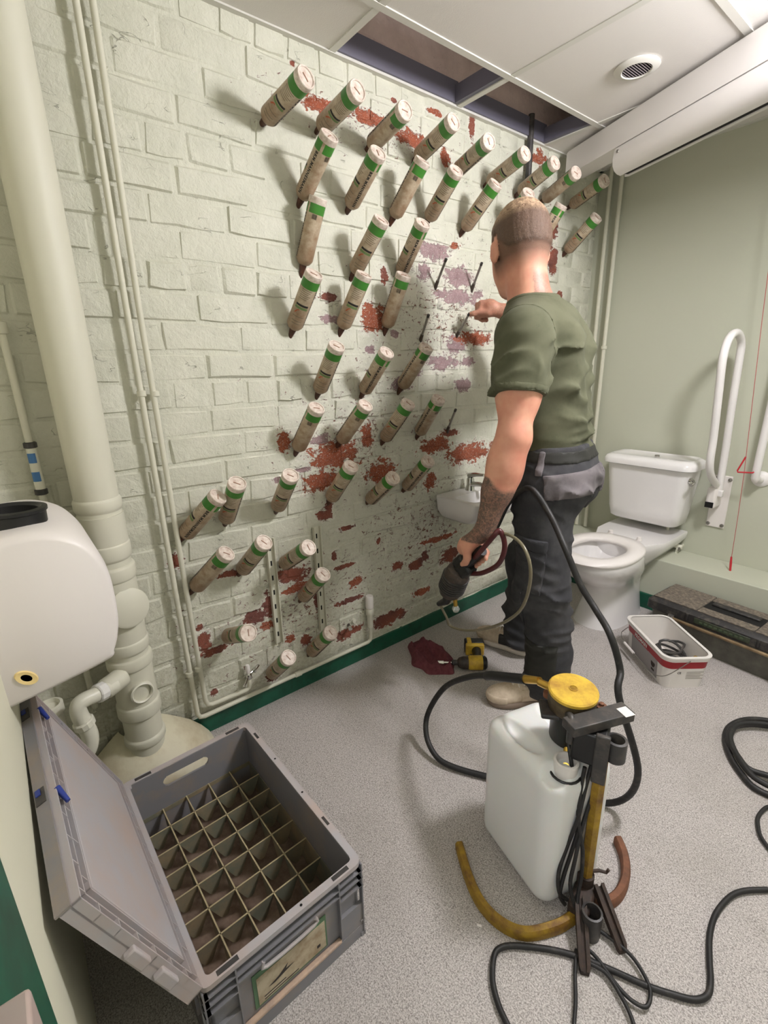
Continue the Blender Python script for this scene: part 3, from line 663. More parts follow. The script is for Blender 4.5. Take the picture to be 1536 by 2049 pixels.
# condensate pipe with the labelled scale inhibitor, left of the stack
t = thing('side_pipe', 'thin cream pipe with blue-labelled sleeve left of the soil stack', 'pipe', (0.032, 0.055, 0))
ob('pipe_run', M().tube([(0, -0.002, 1.42), (0, 0.0, 1.0), (0, 0.005, 0.3)], 0.009, 12), X['cream_pipe'], t)
ob('pipe_coupling', collar(0, -0.002, 1.42, 0.014, 0.03), X['cream_pipe'], t)
sl = ob('sleeve', M().lathe([(0.012, 1.008), (0.012, 1.125)], 20, frame((0, 0, 0), (0, 0, 1))), X['cream_plastic'], t)
for za in (1.033, 1.083): ob('sleeve_print', M().lathe([(0.0123, za), (0.0123, za + 0.026)], 12, None, -1.3, 0.5), X['blue_label'], sl)
for z in (1.003, 1.13): ob('sleeve_ring', collar(0, 0, z, 0.0155, 0.016), X['dark_grey'], t)

# slotted basin brackets left on the wall
def bracket(y, z0, z1, label):
    t = thing('wall_bracket', label, 'bracket', (0.006, y, z0), group=None); h = z1 - z0
    ob('channel', M().bx(0, 0.004, -0.014, 0.014, 0, h).bx(0.0, 0.017, -0.016, -0.0125, 0, h).bx(0.0, 0.017, 0.0125, 0.016, 0, h), X['cream_pipe'], t, sm=False)
    for k in range(7): ob('slot', M().bx(0.0038, 0.0046, -0.003, 0.003, 0.03 + k * (h - 0.08) / 6, 0.05 + k * (h - 0.08) / 6), X['dark_hole'], t, sm=False)
bracket(0.705, 0.255, 0.70, 'vertical slotted metal bracket strip on the brick wall, left one of two')
bracket(0.909, 0.235, 0.70, 'vertical slotted metal bracket strip on the brick wall, right one of two')

# conduits in the far corner and the dark riser
for y, nm, zb in ((2.775, 'left one of the thin painted pipe pair in the far wall corner', 0.30), (2.79, 'right one of the thin painted pipe pair in the far wall corner', 0.30)):
    x = 0.075 if 'left' in nm else 0.135
    t = thing('corner_pipe', nm, 'pipe', (x, 2.795, zb))
    ob('pipe_run', M().tube([(0, 0, 0), (0, 0, ZC - zb)], 0.011, 10), X['cream_pipe'], t)
    ob('pipe_coupling', collar(0, 0, 1.38 - zb, 0.0155, 0.02), X['cream_pipe'], t)
t = tag(ob('dark_riser', M().tube([(0.03, 2.14, 1.985), (0.03, 2.14, 2.37)], 0.014, 14), X['dark_grey']), 'dark grey steel pipe going up into the open ceiling bay', 'pipe')
# ---------------------------------------------------------------- cartridges in the wall
def cyl_patch(p0, p1, z0, z1, r, n=8):
    g = M(); g.add([(r * cos(p0 + (p1 - p0) * i / n), r * sin(p0 + (p1 - p0) * i / n), z) for z in (z0, z1) for i in range(n + 1)],
                   [(i, i + 1, n + 2 + i, n + 1 + i) for i in range(n)]); return g
RB = 0.0288; dg = math.radians
proto = thing('cartridge', '', 'cartridge')
body = ob('tube', M().lathe([(0.013, 0.030), (0.020, 0.034), (RB - 0.001, 0.046), (RB, 0.05), (RB, 0.222)], 28), X['cartridge'], proto, ang=30)
ob('nozzle', M().lathe([(0.006, -0.012), (0.008, 0.0), (0.0115, 0.022), (0.013, 0.034)], 16), X['nozzle'], proto)
cap = ob('end_cap', M().lathe([(RB + 0.0002, 0.2155), (RB + 0.0009, 0.217), (RB + 0.0009, 0.233), (RB - 0.0005, 0.235), (RB - 0.0035, 0.2345), (RB - 0.0045, 0.2315), (0.012, 0.2305), (0.0, 0.231)], 28), X['cartridge_white'], proto, ang=30)
ob('cap_rib', M().bx(-0.0012, 0.0012, -0.012, 0.011, 0.2300, 0.2328), mat('rib_brown', (168, 132, 112), 0.6), cap, sm=False)
ob('green_band', cyl_patch(dg(106), dg(448), 0.188, 0.2155, RB + 0.0003, 40), X['cartridge_green'], proto)
# info panel (centred on 0 deg): small lines, dark title bar, green strip, red stroke, swoosh lines
pl = M()
for k in range(6): pl.add(*[(lambda g: (g.v, g.f))(cyl_patch(dg(-38), dg(34 - 9 * (k % 3)), 0.182 - k * 0.0062, 0.1838 - k * 0.0062, RB + 0.0003, 10))][0])
for k, z in enumerate((0.088, 0.072, 0.0625)): pl.add(*[(lambda g: (g.v, g.f))(cyl_patch(dg(-40 + 6 * k), dg(38 - 4 * k), z, z + 0.0022, RB + 0.0003, 10))][0])
tag(ob('small_print', pl, X['print_grey'], proto, sm=False), kind='stuff')
ob('title_bar', cyl_patch(dg(-42), dg(44), 0.1265, 0.1335, RB + 0.0003, 12), X['print_black'], proto)
ob('green_strip', cyl_patch(dg(-44), dg(44), 0.1165, 0.1245, RB + 0.0003, 12), X['print_green'], proto)
rs = M(); rs.add([(RB * 1.012 * cos(dg(a)), RB * 1.012 * sin(dg(a)), z) for a, z in ((-36, 0.101), (-30, 0.099), (-4, 0.113), (-10, 0.1155), (-24, 0.1115))], [(0, 1, 2, 3, 4)])
ob('red_stroke', rs, X['print_red'], proto, sm=False)
tx = text_mesh('BKM.MANNESMANN', 0.0115, 0.0005, 1.22)
xs = [p[0] for p in tx.v]; wd = max(xs) - min(xs); sc = 0.132 / wd
tx.v = [((RB + 0.0004) * cos(dg(75) + y * 1.15 / RB), (RB + 0.0004) * sin(dg(75) + y * 1.15 / RB), 0.118 - x * sc) for x, y, z in tx.v]
ob('lettering', tx, X['print_black'], proto, sm=False)
bc = M()
for k, w in enumerate((1, 2, 1, 3, 1, 1, 2, 1, 3, 1)):
    a = dg(136 + k * 3.3); g = cyl_patch(a, a + dg(1.0 * min(w, 2) + 0.3), 0.172, 0.186, RB + 0.0003, 1); bc.add(g.v, g.f)
tag(ob('barcode', bc, X['print_black'], proto, sm=False), kind='stuff')

rows = [('top', 9), ('second', 8), ('third', 3), ('fourth', 3), ('fifth', 3), ('sixth', 4), ('seventh', 5)]
names = []
ORD = ['first', 'second', 'third', 'fourth', 'fifth', 'sixth', 'seventh', 'eighth', 'ninth']
look = ['print panel showing', 'grimy with white end cap', 'dusty and brown-stained', 'bold lettering strip along it', 'white end cap and green band']
for rn, n in rows:
    o_ = 1 if rn == 'seventh' else 0
    for k in range(n): names.append('cartridge with green band, %s from the left in the %s row down the wall' % (ORD[k + o_], rn))
names.append('cartridge with green band and bold lettering, first from the left in the seventh row')
names += ['stained cartridge with green band, lowest one beside the thin pipe pair', 'cartridge with green band beside the top of the left bracket strip',
          'cartridge with green band between the tops of the two bracket strips', 'cartridge with green band crossing the right bracket strip at half height',
          'pale dusty cartridge lying level, left of the left bracket strip foot', 'cartridge with green band at the foot of the right bracket strip',
          'lowest cartridge of all, between the stop valve and the right bracket']
for i, (x, y, z, qw, qx, qy, qz) in enumerate(CARTS):
    o = proto if i == 0 else copy_tree(proto)
    o.rotation_mode = 'QUATERNION'; o.rotation_quaternion = (qw, qx, qy, qz); o.location = (x, y, z)
    tag(o, names[i], 'cartridge', 'injection cartridges in the brick wall')

# thin injection rods left in drilled holes
rl = ['thin dark steel rod, upper left of the bare patch near the man', 'thin dark steel rod just left of the man\'s head and above his hand', 'thin dark steel rod above the topmost cartridge of the right side',
      'thin dark steel rod held in the man\'s raised hand', 'thin grey steel rod low on the wall left of the man\'s arm']
for (a, b), lb in zip(RODS, rl):
    a, b = Vector(a), Vector(b); t = thing('injection_rod', lb, 'rod', tuple(a), group='rods in drilled holes'); d = (b - a); n = d.normalized()
    ob('rod', M().tube([-n * 0.01, d], 0.0052, 8), X['steel'], t)
    ob('rod_seal', M().tube([-n * 0.01, n * 0.035], [0.0085, 0.007], 10), X['tool_dark'], t)
    ob('rod_head', M().tube([d - n * 0.012, d], 0.006, 8), X['dark_grey'], t)
# ---------------------------------------------------------------- toilet, basin, rails
def ring(cx, hw, yf, yb, z, n=40, e=2.3):
    cy, hl = (yf + yb) / 2, (yb - yf) / 2; out = []
    for i in range(n):
        a = 2 * pi * i / n; c, s = cos(a), sin(a)
        out.append(Vector((cx + hw * math.copysign(abs(c) ** (2 / e), c), cy + hl * math.copysign(abs(s) ** (2 / e), s), z)))
    return out
TX = 0.53
t = thing('toilet', 'white close-coupled toilet with cistern and open seat against the back wall', 'toilet', (TX, 2.4, 0))
o_ = lambda yf: yf - 2.4
R_ = lambda hw, yf, yb, z, e=2.3: ring(0, hw, o_(yf), o_(yb), z, 40, e)
pan = M().loft([R_(0.128, 2.15, 2.60, 0.0, 2.6), R_(0.124, 2.155, 2.60, 0.012, 2.6), R_(0.108, 2.19, 2.60, 0.12), R_(0.106, 2.19, 2.59, 0.19), R_(0.122, 2.15, 2.58, 0.235), R_(0.155, 2.06, 2.54, 0.285), R_(0.176, 2.0, 2.48, 0.34), R_(0.184, 1.97, 2.45, 0.385), R_(0.18, 1.975, 2.445, 0.402),
                R_(0.14, 2.02, 2.37, 0.402), R_(0.134, 2.03, 2.36, 0.37), R_(0.112, 2.07, 2.33, 0.31), R_(0.07, 2.13, 2.29, 0.25), R_(0.03, 2.18, 2.24, 0.235)])
ob('pan', pan, X['ceramic'], t, ang=70)
pf = [(-0.10, -0.06), (0.10, -0.06), (0.14, 0.03), (0.178, 0.12), (0.182, 0.20), (0.182, 0.40), (-0.182, 0.40), (-0.182, 0.20), (-0.178, 0.12), (-0.14, 0.03)]
ob('pan_shelf', M().loft([[Vector((x * k, y * ky, z)) for x, y in pf] for z, k, ky in ((0.26, 0.55, 0.8), (0.33, 0.82, 0.93), (0.375, 0.98, 1.0), (0.405, 1.0, 1.0), (0.413, 0.985, 1.0))]), X['ceramic'], t, ang=60)
se = M().loft([R_(0.186, 1.962, 2.44, 0.404), R_(0.190, 1.955, 2.445, 0.414), R_(0.184, 1.965, 2.44, 0.426), R_(0.15, 2.0, 2.40, 0.431), R_(0.122, 2.04, 2.345, 0.427), R_(0.116, 2.05, 2.335, 0.416), R_(0.12, 2.045, 2.34, 0.404), R_(0.186, 1.962, 2.44, 0.404)], False, False)
ob('seat', se, X['white_plastic'], t, ang=70)
for s_ in (-1, 1): ob('seat_hinge', M().tube([(s_ * 0.075, 0.065, 0.414), (s_ * 0.075, 0.065, 0.432)], [0.014, 0.011], 14), X['white_plastic'], t)
def rr(w, d, r, z, cy): return [Vector((x, cy + y, z)) for x, y in rrect(w, d, r, 6)]
ob('cistern', M().loft([rr(0.33, 0.15, 0.04, 0.462, 0.31), rr(0.36, 0.175, 0.045, 0.475, 0.305), rr(0.375, 0.185, 0.045, 0.53, 0.30), rr(0.425, 0.20, 0.05, 0.772, 0.295)]), X['ceramic'], t, ang=60)
ob('cistern_lid', M().loft([rr(0.44, 0.21, 0.05, 0.770, 0.292), rr(0.462, 0.226, 0.055, 0.776, 0.288), rr(0.462, 0.226, 0.055, 0.797, 0.288), rr(0.445, 0.21, 0.05, 0.812, 0.292), rr(0.405, 0.17, 0.04, 0.822, 0.296), rr(0.385, 0.15, 0.035, 0.817, 0.298)]), X['ceramic'], t, ang=60)
ob('lid_stud', M().lathe([(0.012, 0.815), (0.011, 0.824), (0, 0.825)], 16, Matrix.Translation((0.015, 0.29, 0))), X['steel'], t)
lv = ob('flush_lever', M().lathe([(0.017, 0), (0.017, 0.008), (0.008, 0.012), (0.007, 0.02)], 16, frame((0.205, 0.235, 0.725), (1, 0, 0))), X['chrome'], t)
ob('lever_arm', M().tube([(0.222, 0.235, 0.725), (0.232, 0.21, 0.722), (0.232, 0.175, 0.716)], [0.006, 0.007, 0.009], 10, 4), X['chrome'], lv)
t = thing('cistern_feed', 'small white water feed pipe with valve under the right of the cistern', 'pipe', (0.63, 2.78, 0.292))
ob('feed_tube', M().tube([(0.0, -0.04, 0.18), (0.0, -0.03, 0.09), (0.0, -0.02, 0.05), (0.02, -0.01, 0.034), (0.06, 0.0, 0.03), (0.062, 0.04, 0.03)], 0.0085, 10, 4), X['cream_pipe'], t)
ob('feed_valve', M().tube([(0.04, -0.005, 0.032), (0.075, 0.0, 0.03)], 0.013, 12), X['cream_plastic'], t)
ob('feed_tap', M().tube([(0.065, -0.01, 0.028), (0.072, -0.035, 0.02)], 0.006, 8), X['steel'], t)
ob('feed_foot', M().tube([(0.06, -0.02, 0.025), (0.056, -0.02, 0.0)], 0.008, 10), X['cream_plastic'], t)

# small hand basin, mostly behind the man
t = thing('wash_basin', 'small white wall-hung hand basin behind the man\'s forearm', 'sink', (0.008, 1.765, 0))
bw = 0.39
def bs(w, d, r, z, x0=0.0): return [Vector((x0 + d / 2 + x, y, z)) for x, y in rrect(d, w, r, 5)]
ob('bowl', M().loft([bs(bw - 0.15, 0.15, 0.03, 0.575), bs(bw - 0.05, 0.22, 0.035, 0.605), bs(bw - 0.012, 0.252, 0.028, 0.64), bs(bw, 0.26, 0.025, 0.70), bs(bw - 0.01, 0.256, 0.022, 0.706), bs(bw - 0.07, 0.135, 0.03, 0.706, 0.09), bs(bw - 0.10, 0.11, 0.03, 0.66, 0.10), bs(bw - 0.18, 0.07, 0.03, 0.625, 0.12)]), X['ceramic'], t, ang=55)
t = thing('basin_tap', 'chrome lever tap standing at the back of the hand basin', 'tap', (0.055, 1.775, 0.706))
ob('tap_body', M().lathe([(0.024, 0), (0.022, 0.01), (0.018, 0.03), (0.019, 0.055), (0.014, 0.065), (0, 0.068)], 20), X['chrome'], t)
ob('spout', M().tube([(0.0, 0.0, 0.028), (0.05, 0.0, 0.038), (0.095, 0.0, 0.034), (0.10, 0.0, 0.022)], [0.014, 0.012, 0.011, 0.011], 12, 4), X['chrome'], t)
ob('tap_lever', M().tube([(-0.01, 0, 0.072), (0.03, 0.0, 0.082), (0.085, 0.0, 0.088)], [0.014, 0.011, 0.007], 10, 4), X['chrome'], t)

# drop-down rail folded up, and a straight grab rail
t = thing('grab_rail', 'white drop-down support rail folded up against the wall right of the toilet', 'rail', (0.825, YB, 0))
ob('wall_plate', M().box((0, -0.004, 0.60), (0.082, 0.008, 0.275)), X['white_plastic'], t, bevel=0.003)
ob('rail_tube', M().tube([(0, -0.095, 0.705), (0, -0.20, 0.77), (0, -0.245, 0.84), (0, -0.255, 0.95), (0, -0.29, 1.15), (0, -0.315, 1.29), (0, -0.30, 1.365), (0, -0.25, 1.405), (0, -0.18, 1.41), (0, -0.115, 1.37), (0, -0.10, 1.29), (0, -0.085, 1.10), (0, -0.055, 0.85), (0, -0.045, 0.66)], 0.0165, 14, 5), X['casing_white'], t)
ob('rail_bracket', M().box((-0.012, -0.055, 0.635), (0.046, 0.095, 0.11)), X['white_plastic'], t, bevel=0.014, seg=3)
ob('bracket_socket', M().box((-0.014, -0.105, 0.60), (0.036, 0.004, 0.028)), X['dark_hole'], t, sm=False)
ob('release_catch', M().box((0.018, -0.075, 0.66), (0.024, 0.03, 0.035)), X['casing_white'], t, bevel=0.006)
for x, z in ((-0.031, 0.478), (0.031, 0.478), (0.031, 0.72), (-0.031, 0.72)): ob('plate_screw', M().lathe([(0.0095, 0), (0.008, 0.006), (0, 0.008)], 12, frame((x, -0.008, z), (0, -1, 0))), X['steel'], t)
t = thing('grab_rail', 'white straight vertical grab rail on a round flange at the right edge', 'rail', (0.975, YB, 0))
ob('rail_tube', M().tube([(0.005, 0, 0.745), (0.0, -0.03, 0.745), (-0.005, -0.06, 0.76), (-0.007, -0.07, 0.80), (0.0, -0.07, 1.30), (0, -0.06, 1.34), (0, 0, 1.355)], 0.0165, 14, 4), X['casing_white'], t)
for z in (0.745, 1.355): ob('rail_flange', M().lathe([(0.038, 0), (0.038, 0.006), (0.03, 0.014), (0.018, 0.018)], 28, frame((0.003, 0, z), (0, -1, 0))), X['casing_white'], t)

t = thing('pull_cord', 'thin red emergency pull cord with a red triangle and red end pull', 'cord', (0.93, 2.70, 0.28))
q = lambda x, z: (x - 0.93, 0, z - 0.28)
ob('cord', M().tube([q(0.858, ZC), q(0.862, 1.9), q(0.888, 1.463), q(0.929, 0.86), q(0.934, 0.79), q(0.945, 0.556), q(0.952, 0.36)], 0.0016, 6), X['red_cord'], t)
ob('triangle', M().tube([q(0.928, 0.862), q(0.906, 0.793), q(0.908, 0.786), q(0.968, 0.792), q(0.970, 0.797)], 0.0036, 8), X['red_plastic'], t)
ob('end_pull', M().tube([q(0.951, 0.365), q(0.954, 0.33), q(0.958, 0.285)], [0.004, 0.0055, 0.0045], 8), X['red_plastic'], t)

# ---------------------------------------------------------------- hand dryer on the near wall
t = thing('hand_dryer', 'rounded white moulded casing on the near wall with a black ring collar on top', 'dryer', (0.38, YN, 0.69))
pr = [(0.0, 0.0), (0.168, 0.03), (0.19, 0.05), (0.203, 0.085), (0.21, 0.13), (0.211, 0.20), (0.205, 0.245), (0.19, 0.283), (0.165, 0.315), (0.125, 0.336), (0.08, 0.342), (0.0, 0.335)]
pp = [Vector((0, y, z)) for y, z in pr]; cs_ = spline(pp, 4)
cs_ = [p for p in cs_]; mid = Vector((0, 0.09, 0.17))
rings = []
for x, s_ in ((-0.17, 0.90), (-0.165, 0.95), (-0.15, 0.985), (-0.12, 1.0), (0.12, 1.0), (0.15, 0.985), (0.165, 0.955), (0.172, 0.90)):
    rings.append([Vector((x, max(0.0, mid.y + (p.y - mid.y) * s_) if p.y > 0.002 else 0.0, mid.z + (p.z - mid.z) * s_)) for p in cs_])
ob('casing', M().loft(rings), X['white_plastic'], t, ang=50)
F = frame((0.06, 0.075, 0.338), (0, 0.05, 1))
ob('black_collar', M().lathe([(0.05, -0.008), (0.056, 0.0), (0.056, 0.022), (0.059, 0.024), (0.059, 0.03), (0.05, 0.032), (0.044, 0.026), (0.043, 0.004), (0.0, 0.003)], 36, F), X['black_plastic'], t, ang=30)
ks = ob('key_slot', M().lathe([(0.006, 0.0), (0.0065, 0.003), (0.012, 0.004), (0.0135, 0.0)], 20, frame((0.1715, 0.035, 0.062), (1, 0, 0)) @ Matrix.Diagonal((1.0, 1.6, 1, 1))), X['cream_key'], t)
ob('key_hole', M().lathe([(0.0, 0.0015), (0.0065, 0.0015)], 14, frame((0.1722, 0.035, 0.062), (1, 0, 0)) @ Matrix.Diagonal((1.0, 1.8, 1, 1))), X['dark_hole'], ks, sm=False)

# ---------------------------------------------------------------- grey stacking crate with bottle dividers and lid
CX, CY, CZ_, CL, CW, CH = 0.633, 0.254, 1.5, 0.596, 0.368, 0.237
t = thing('crate', 'open grey plastic stacking crate with a grid of dividers and its lid folded back', 'crate', (CX, CY, 0), dg(CZ_))
hx, hy = CL / 2, CW / 2; wt = 0.006
sh = M()
ix, iy = hx - 0.012, hy - 0.012
sh.bx(-ix, ix, iy - wt, iy, 0.004, CH - 0.002).bx(-ix, ix, -iy, -iy + wt, 0.004, CH - 0.002)
sh.bx(ix - wt, ix, -iy, iy, 0.004, CH - 0.002)
sh.bx(-ix, -ix + wt, -iy, -0.085, 0.004, CH - 0.002).bx(-ix, -ix + wt, 0.045, iy, 0.004, CH - 0.002).bx(-ix, -ix + wt, -0.085, 0.045, 0.004, 0.172).bx(-ix, -ix + wt, -0.085, 0.045, 0.205, CH - 0.002)
for s_, y in ((-1, -0.085), (1, 0.045)):   # rounded ends of the hand hole
    for k in range(6):
        a0, a1 = pi / 2 * k / 6, pi / 2 * (k + 1) / 6
        w = 0.0165 * (1 - math.sqrt(max(0, 1 - ((k + 0.5) / 6) ** 2)))
        for q_ in (-1, 1):
            zz = 0.1885 + q_ * 0.0165 * (k + 0.5) / 6; yy = y - s_ * w / 2
            sh.bx(-ix, -ix + wt, yy - w / 2, yy + w / 2, zz - 0.0015, zz + 0.0015)
ob('shell', sh, X['grey_crate'], t, sm=False)
rim = M()
outl = rrect(CL, CW, 0.018, 4); inn = rrect(2 * ix - 2 * wt + 0.002, 2 * iy - 2 * wt + 0.002, 0.01, 4)
v = [Vector((x, y, z)) for z in (CH - 0.012, CH) for L_ in (outl, inn) for x, y in L_]; n = len(outl); f = []
for i in range(n):
    j = (i + 1) % n; f += [(2 * n + i, 2 * n + j, 3 * n + j, 3 * n + i), (i, j, 2 * n + j, 2 * n + i), (n + i, 3 * n + i, 3 * n + j, n + j), (i, n + i, n + j, j)]
rim.add(v, f)
ob('rim', rim, X['grey_crate_dusty'], t, ang=30)
for sx_ in (-1, 1):
    for sy_ in (-1, 1): ob('rim_slot', M().box((sx_ * (hx - 0.009), sy_ * (hy - 0.055), CH - 0.0005), (0.010, 0.042, 0.002)), X['dark_grey'], t, sm=False)
for x, y in ((hx - 0.009, 0.03), (0.05, hy - 0.008), (-0.1, hy - 0.008)): ob('rim_hole', M().lathe([(0.0, 0.0008), (0.003, 0.0006)], 10, Matrix.Translation((x, y, CH))), X['dark_hole'], t, sm=False)
for k in (-0.22, 0.16): ob('rim_slot', M().box((k, hy - 0.008, CH - 0.0005), (0.028, 0.007, 0.002)), X['dark_grey'], t, sm=False)
# outside ribs: near end and both long sides
rb = M()
for sgn in (-1, 1):
    for z in (0.205, 0.183, 0.160): rb.bx(ix, hx, sgn * hy if sgn < 0 else 0.118, -0.118 if sgn < 0 else hy, z, z + 0.003)
    rb.bx(ix, hx, sgn * 0.119 - 0.0015, sgn * 0.119 + 0.0015, 0.05, CH - 0.01)
    rb.bx(ix, hx, sgn * (hy - 0.003) - 0.0015, sgn * (hy - 0.003) + 0.0015, 0.0, CH - 0.01)
    rb.bx(ix, hx - 0.003, sgn * hy if sgn < 0 else 0.118, -0.118 if sgn < 0 else hy, 0.0, 0.105)
rb.bx(ix, hx, -0.118, 0.118, 0.200, 0.203).bx(ix, hx, -0.118, 0.118, 0.181, 0.184)
rb.bx(ix, hx - 0.002, -hy, hy, 0.0, 0.036)
ob('base_ledge', M().bx(ix, hx, -0.118, 0.118, 0.036, 0.046), mat('ledge_dust', (200, 172, 150), 0.7, dirt=(158, 140, 130), amount=0.4, scale=20), t, bevel=0.003)
for sgn in (-1, 1):
    for z in (0.205, 0.183, 0.160, 0.05): rb.bx(-hx, hx, sgn * iy if sgn > 0 else -hy, hy if sgn > 0 else -iy, z, z + 0.003)
    for k in range(-5, 6): rb.bx(k * 0.054 - 0.0015, k * 0.054 + 0.0015, iy if sgn > 0 else -hy, hy if sgn > 0 else -iy, 0.05, CH - 0.01)
    rb.bx(-hx, hx, iy if sgn > 0 else -hy, hy if sgn > 0 else -iy, 0, 0.012)
tag(ob('outer_ribs', rb, X['grey_crate'], t, sm=False), kind='stuff')
ob('hand_grip', M().tube([(hx - 0.001, -0.065, 0.184), (hx + 0.001, -0.06, 0.168), (hx + 0.001, 0.05, 0.168), (hx - 0.001, 0.055, 0.184)], 0.004, 8, 3), X['grey_crate_dusty'], t)
lp = ob('label_panel', M().bx(ix + 0.0005, ix + 0.002, -0.09, 0.085, 0.055, 0.152), X['label_green'], t, sm=False)
ob('label', M().bx(ix + 0.002, ix + 0.0028, -0.082, 0.081, 0.06, 0.138), X['label_paper'], lp, sm=False)
sw = M(); sw.add([(ix + 0.0032, y, z) for y, z in ((-0.06, 0.09), (-0.035, 0.097), (-0.012, 0.112), (-0.018, 0.10), (0.004, 0.098), (-0.02, 0.093), (-0.045, 0.088))], [(0, 1, 6), (1, 2, 3), (1, 3, 5), (1, 5, 6), (3, 4, 5)])
ob('label_bird', sw, X['ink'], lp, sm=False)
bt = M()
for k, (a, b) in enumerate(((-0.07, -0.02), (-0.07, 0.01))): bt.bx(ix + 0.0028, ix + 0.0032, a, b, 0.072 - 0.008 * k, 0.0745 - 0.008 * k)
bt.bx(ix + 0.0028, ix + 0.0033, 0.058, 0.066, 0.074, 0.082)
tag(ob('label_print', bt, X['ink'], lp, sm=False), kind='stuff')
ob('base_plate', M().bx(-ix, ix, -iy, iy, 0.003, 0.007), X['crate_floor'], t, sm=False)
DZ = 0.105; ex, ey = ix - wt - 0.001, iy - wt - 0.001
for k in range(1, 5):
    y = -ey + 2 * ey * k / 5
    g = M(); cw = 2 * ex / 8
    for c in range(8):
        xc = -ex + cw * (c + 0.5); h = cw / 2 - 0.0015
        g.prism([(-h, DZ), (-h, DZ - 0.004), (-0.010, 0.054), (-0.004, 0.048), (0.004, 0.048), (0.010, 0.054), (h, DZ - 0.004), (h, DZ)], Matrix(((1, 0, 0, xc), (0, 0, 1, y - 0.0011), (0, 1, 0, 0), (0, 0, 0, 1))), 0.0022)
    d_ = ob('divider', g, X['divider'], t, sm=False)
    ob('divider_edge', M().bx(-ex, ex, y - 0.0016, y + 0.0016, DZ, DZ + 0.0012), X['divider_edge'], d_, sm=False)
for k in range(1, 8):
    x = -ex + 2 * ex * k / 8; g = M(); cw = 2 * ey / 5
    for c in range(5):
        yc = -ey + cw * (c + 0.5); h = cw / 2 - 0.0015
        g.prism([(-h, DZ), (-h, DZ - 0.004), (-0.010, 0.054), (-0.004, 0.048), (0.004, 0.048), (0.010, 0.054), (h, DZ - 0.004), (h, DZ)], Matrix(((0, 0, 1, x - 0.0011), (1, 0, 0, yc), (0, 1, 0, 0), (0, 0, 0, 1))), 0.0022)
    d_ = ob('divider', g, X['divider'], t, sm=False)
    ob('divider_edge', M().bx(x - 0.0016, x + 0.0016, -ey, ey, DZ, DZ + 0.0012), X['divider_edge'], d_, sm=False)
ob('divider_frame', M().bx(-ex, ex, ey - 0.001, ey, 0.012, DZ).bx(-ex, ex, -ey, -ey + 0.001, 0.012, DZ).bx(-ex, -ex + 0.001, -ey, ey, DZ - 0.014, DZ).bx(ex - 0.001, ex, -ey, ey, 0.012, DZ), X['divider'], t, sm=False)
# lid: u along x, w away from the hinge, n towards the inside
th = dg(110); LW = 0.378
TL = Matrix.Translation((0, -hy + 0.004, CH + 0.002)) @ Matrix(((1, 0, 0, 0), (0, cos(th), sin(th), 0), (0, sin(th), -cos(th), 0), (0, 0, 0, 1)))
lid = ob('lid', M().bx(-hx, hx, 0.004, LW, -0.012, -0.009).xf(TL), X['grey_crate'], t, sm=False)
lb = lambda g, m, nm, **k: ob(nm, g.xf(TL), X[m], lid, **k)
lb(M().bx(-hx + 0.045, hx - 0.045, 0.045, LW - 0.045, -0.010, 0.004), 'grey_crate_dusty', 'lid_panel', sm=False, bevel=0.003)
fr_ = M()
for a, z1, z0_ in ((0.0, 0.004, -0.026), (0.021, 0.002, -0.010), (0.040, 0.003, -0.010)):
    x0, x1, y0, y1, w = -hx + a, hx - a, 0.004 + a, LW - a, 0.003
    fr_.bx(x0, x1, y0, y0 + w, z0_, z1).bx(x0, x1, y1 - w, y1, z0_, z1).bx(x0, x0 + w, y0, y1, z0_, z1).bx(x1 - w, x1, y0, y1, z0_, z1)
lb(fr_, 'grey_crate_dusty', 'lid_frame', sm=False)
rb = M()
for k in range(-5, 6):
    for y0, y1 in ((0.006, 0.026), (LW - 0.022, LW - 0.002)): rb.bx(k * 0.055 - 0.0012, k * 0.055 + 0.0012, y0, y1, -0.010, 0.003)
for k in range(1, 7):
    for x0, x1 in ((-hx, -hx + 0.022), (hx - 0.022, hx)): rb.bx(x0, x1, k * 0.054 - 0.0012, k * 0.054 + 0.0012, -0.010, 0.003)
for k in range(-3, 4): rb.bx(k * 0.08 - 0.0012, k * 0.08 + 0.0012, LW - 0.043, LW - 0.022, -0.010, 0.002)
tag(lb(rb, 'grey_crate_dusty', 'lid_ribs', sm=False), kind='stuff')
lb(M().bx(-hx - 0.001, hx + 0.001, LW, LW + 0.004, -0.03, -0.008), 'grey_crate', 'lid_skirt', sm=False)
for u in (-0.22, 0.06):
    lb(M().tube([(u - 0.012, LW - 0.004, 0.004), (u + 0.018, LW - 0.020, 0.010)], [0.006, 0.004], 10), 'blue_clip', 'lid_clip')
    lb(M().bx(u - 0.03, u + 0.01, LW + 0.003, LW + 0.0055, -0.028, -0.012), 'dark_grey', 'clip_recess', sm=False)
    lb(M().bx(u - 0.028, u - 0.012, LW + 0.005, LW + 0.0075, -0.026, -0.018), 'blue_clip', 'lid_clip', sm=False)
for w_ in (0.11, 0.20):
    lb(M().bx(hx - 0.002, hx + 0.010, w_ - 0.026, w_ + 0.026, -0.022, -0.002), 'grey_crate_dusty', 'lid_hook', bevel=0.003)

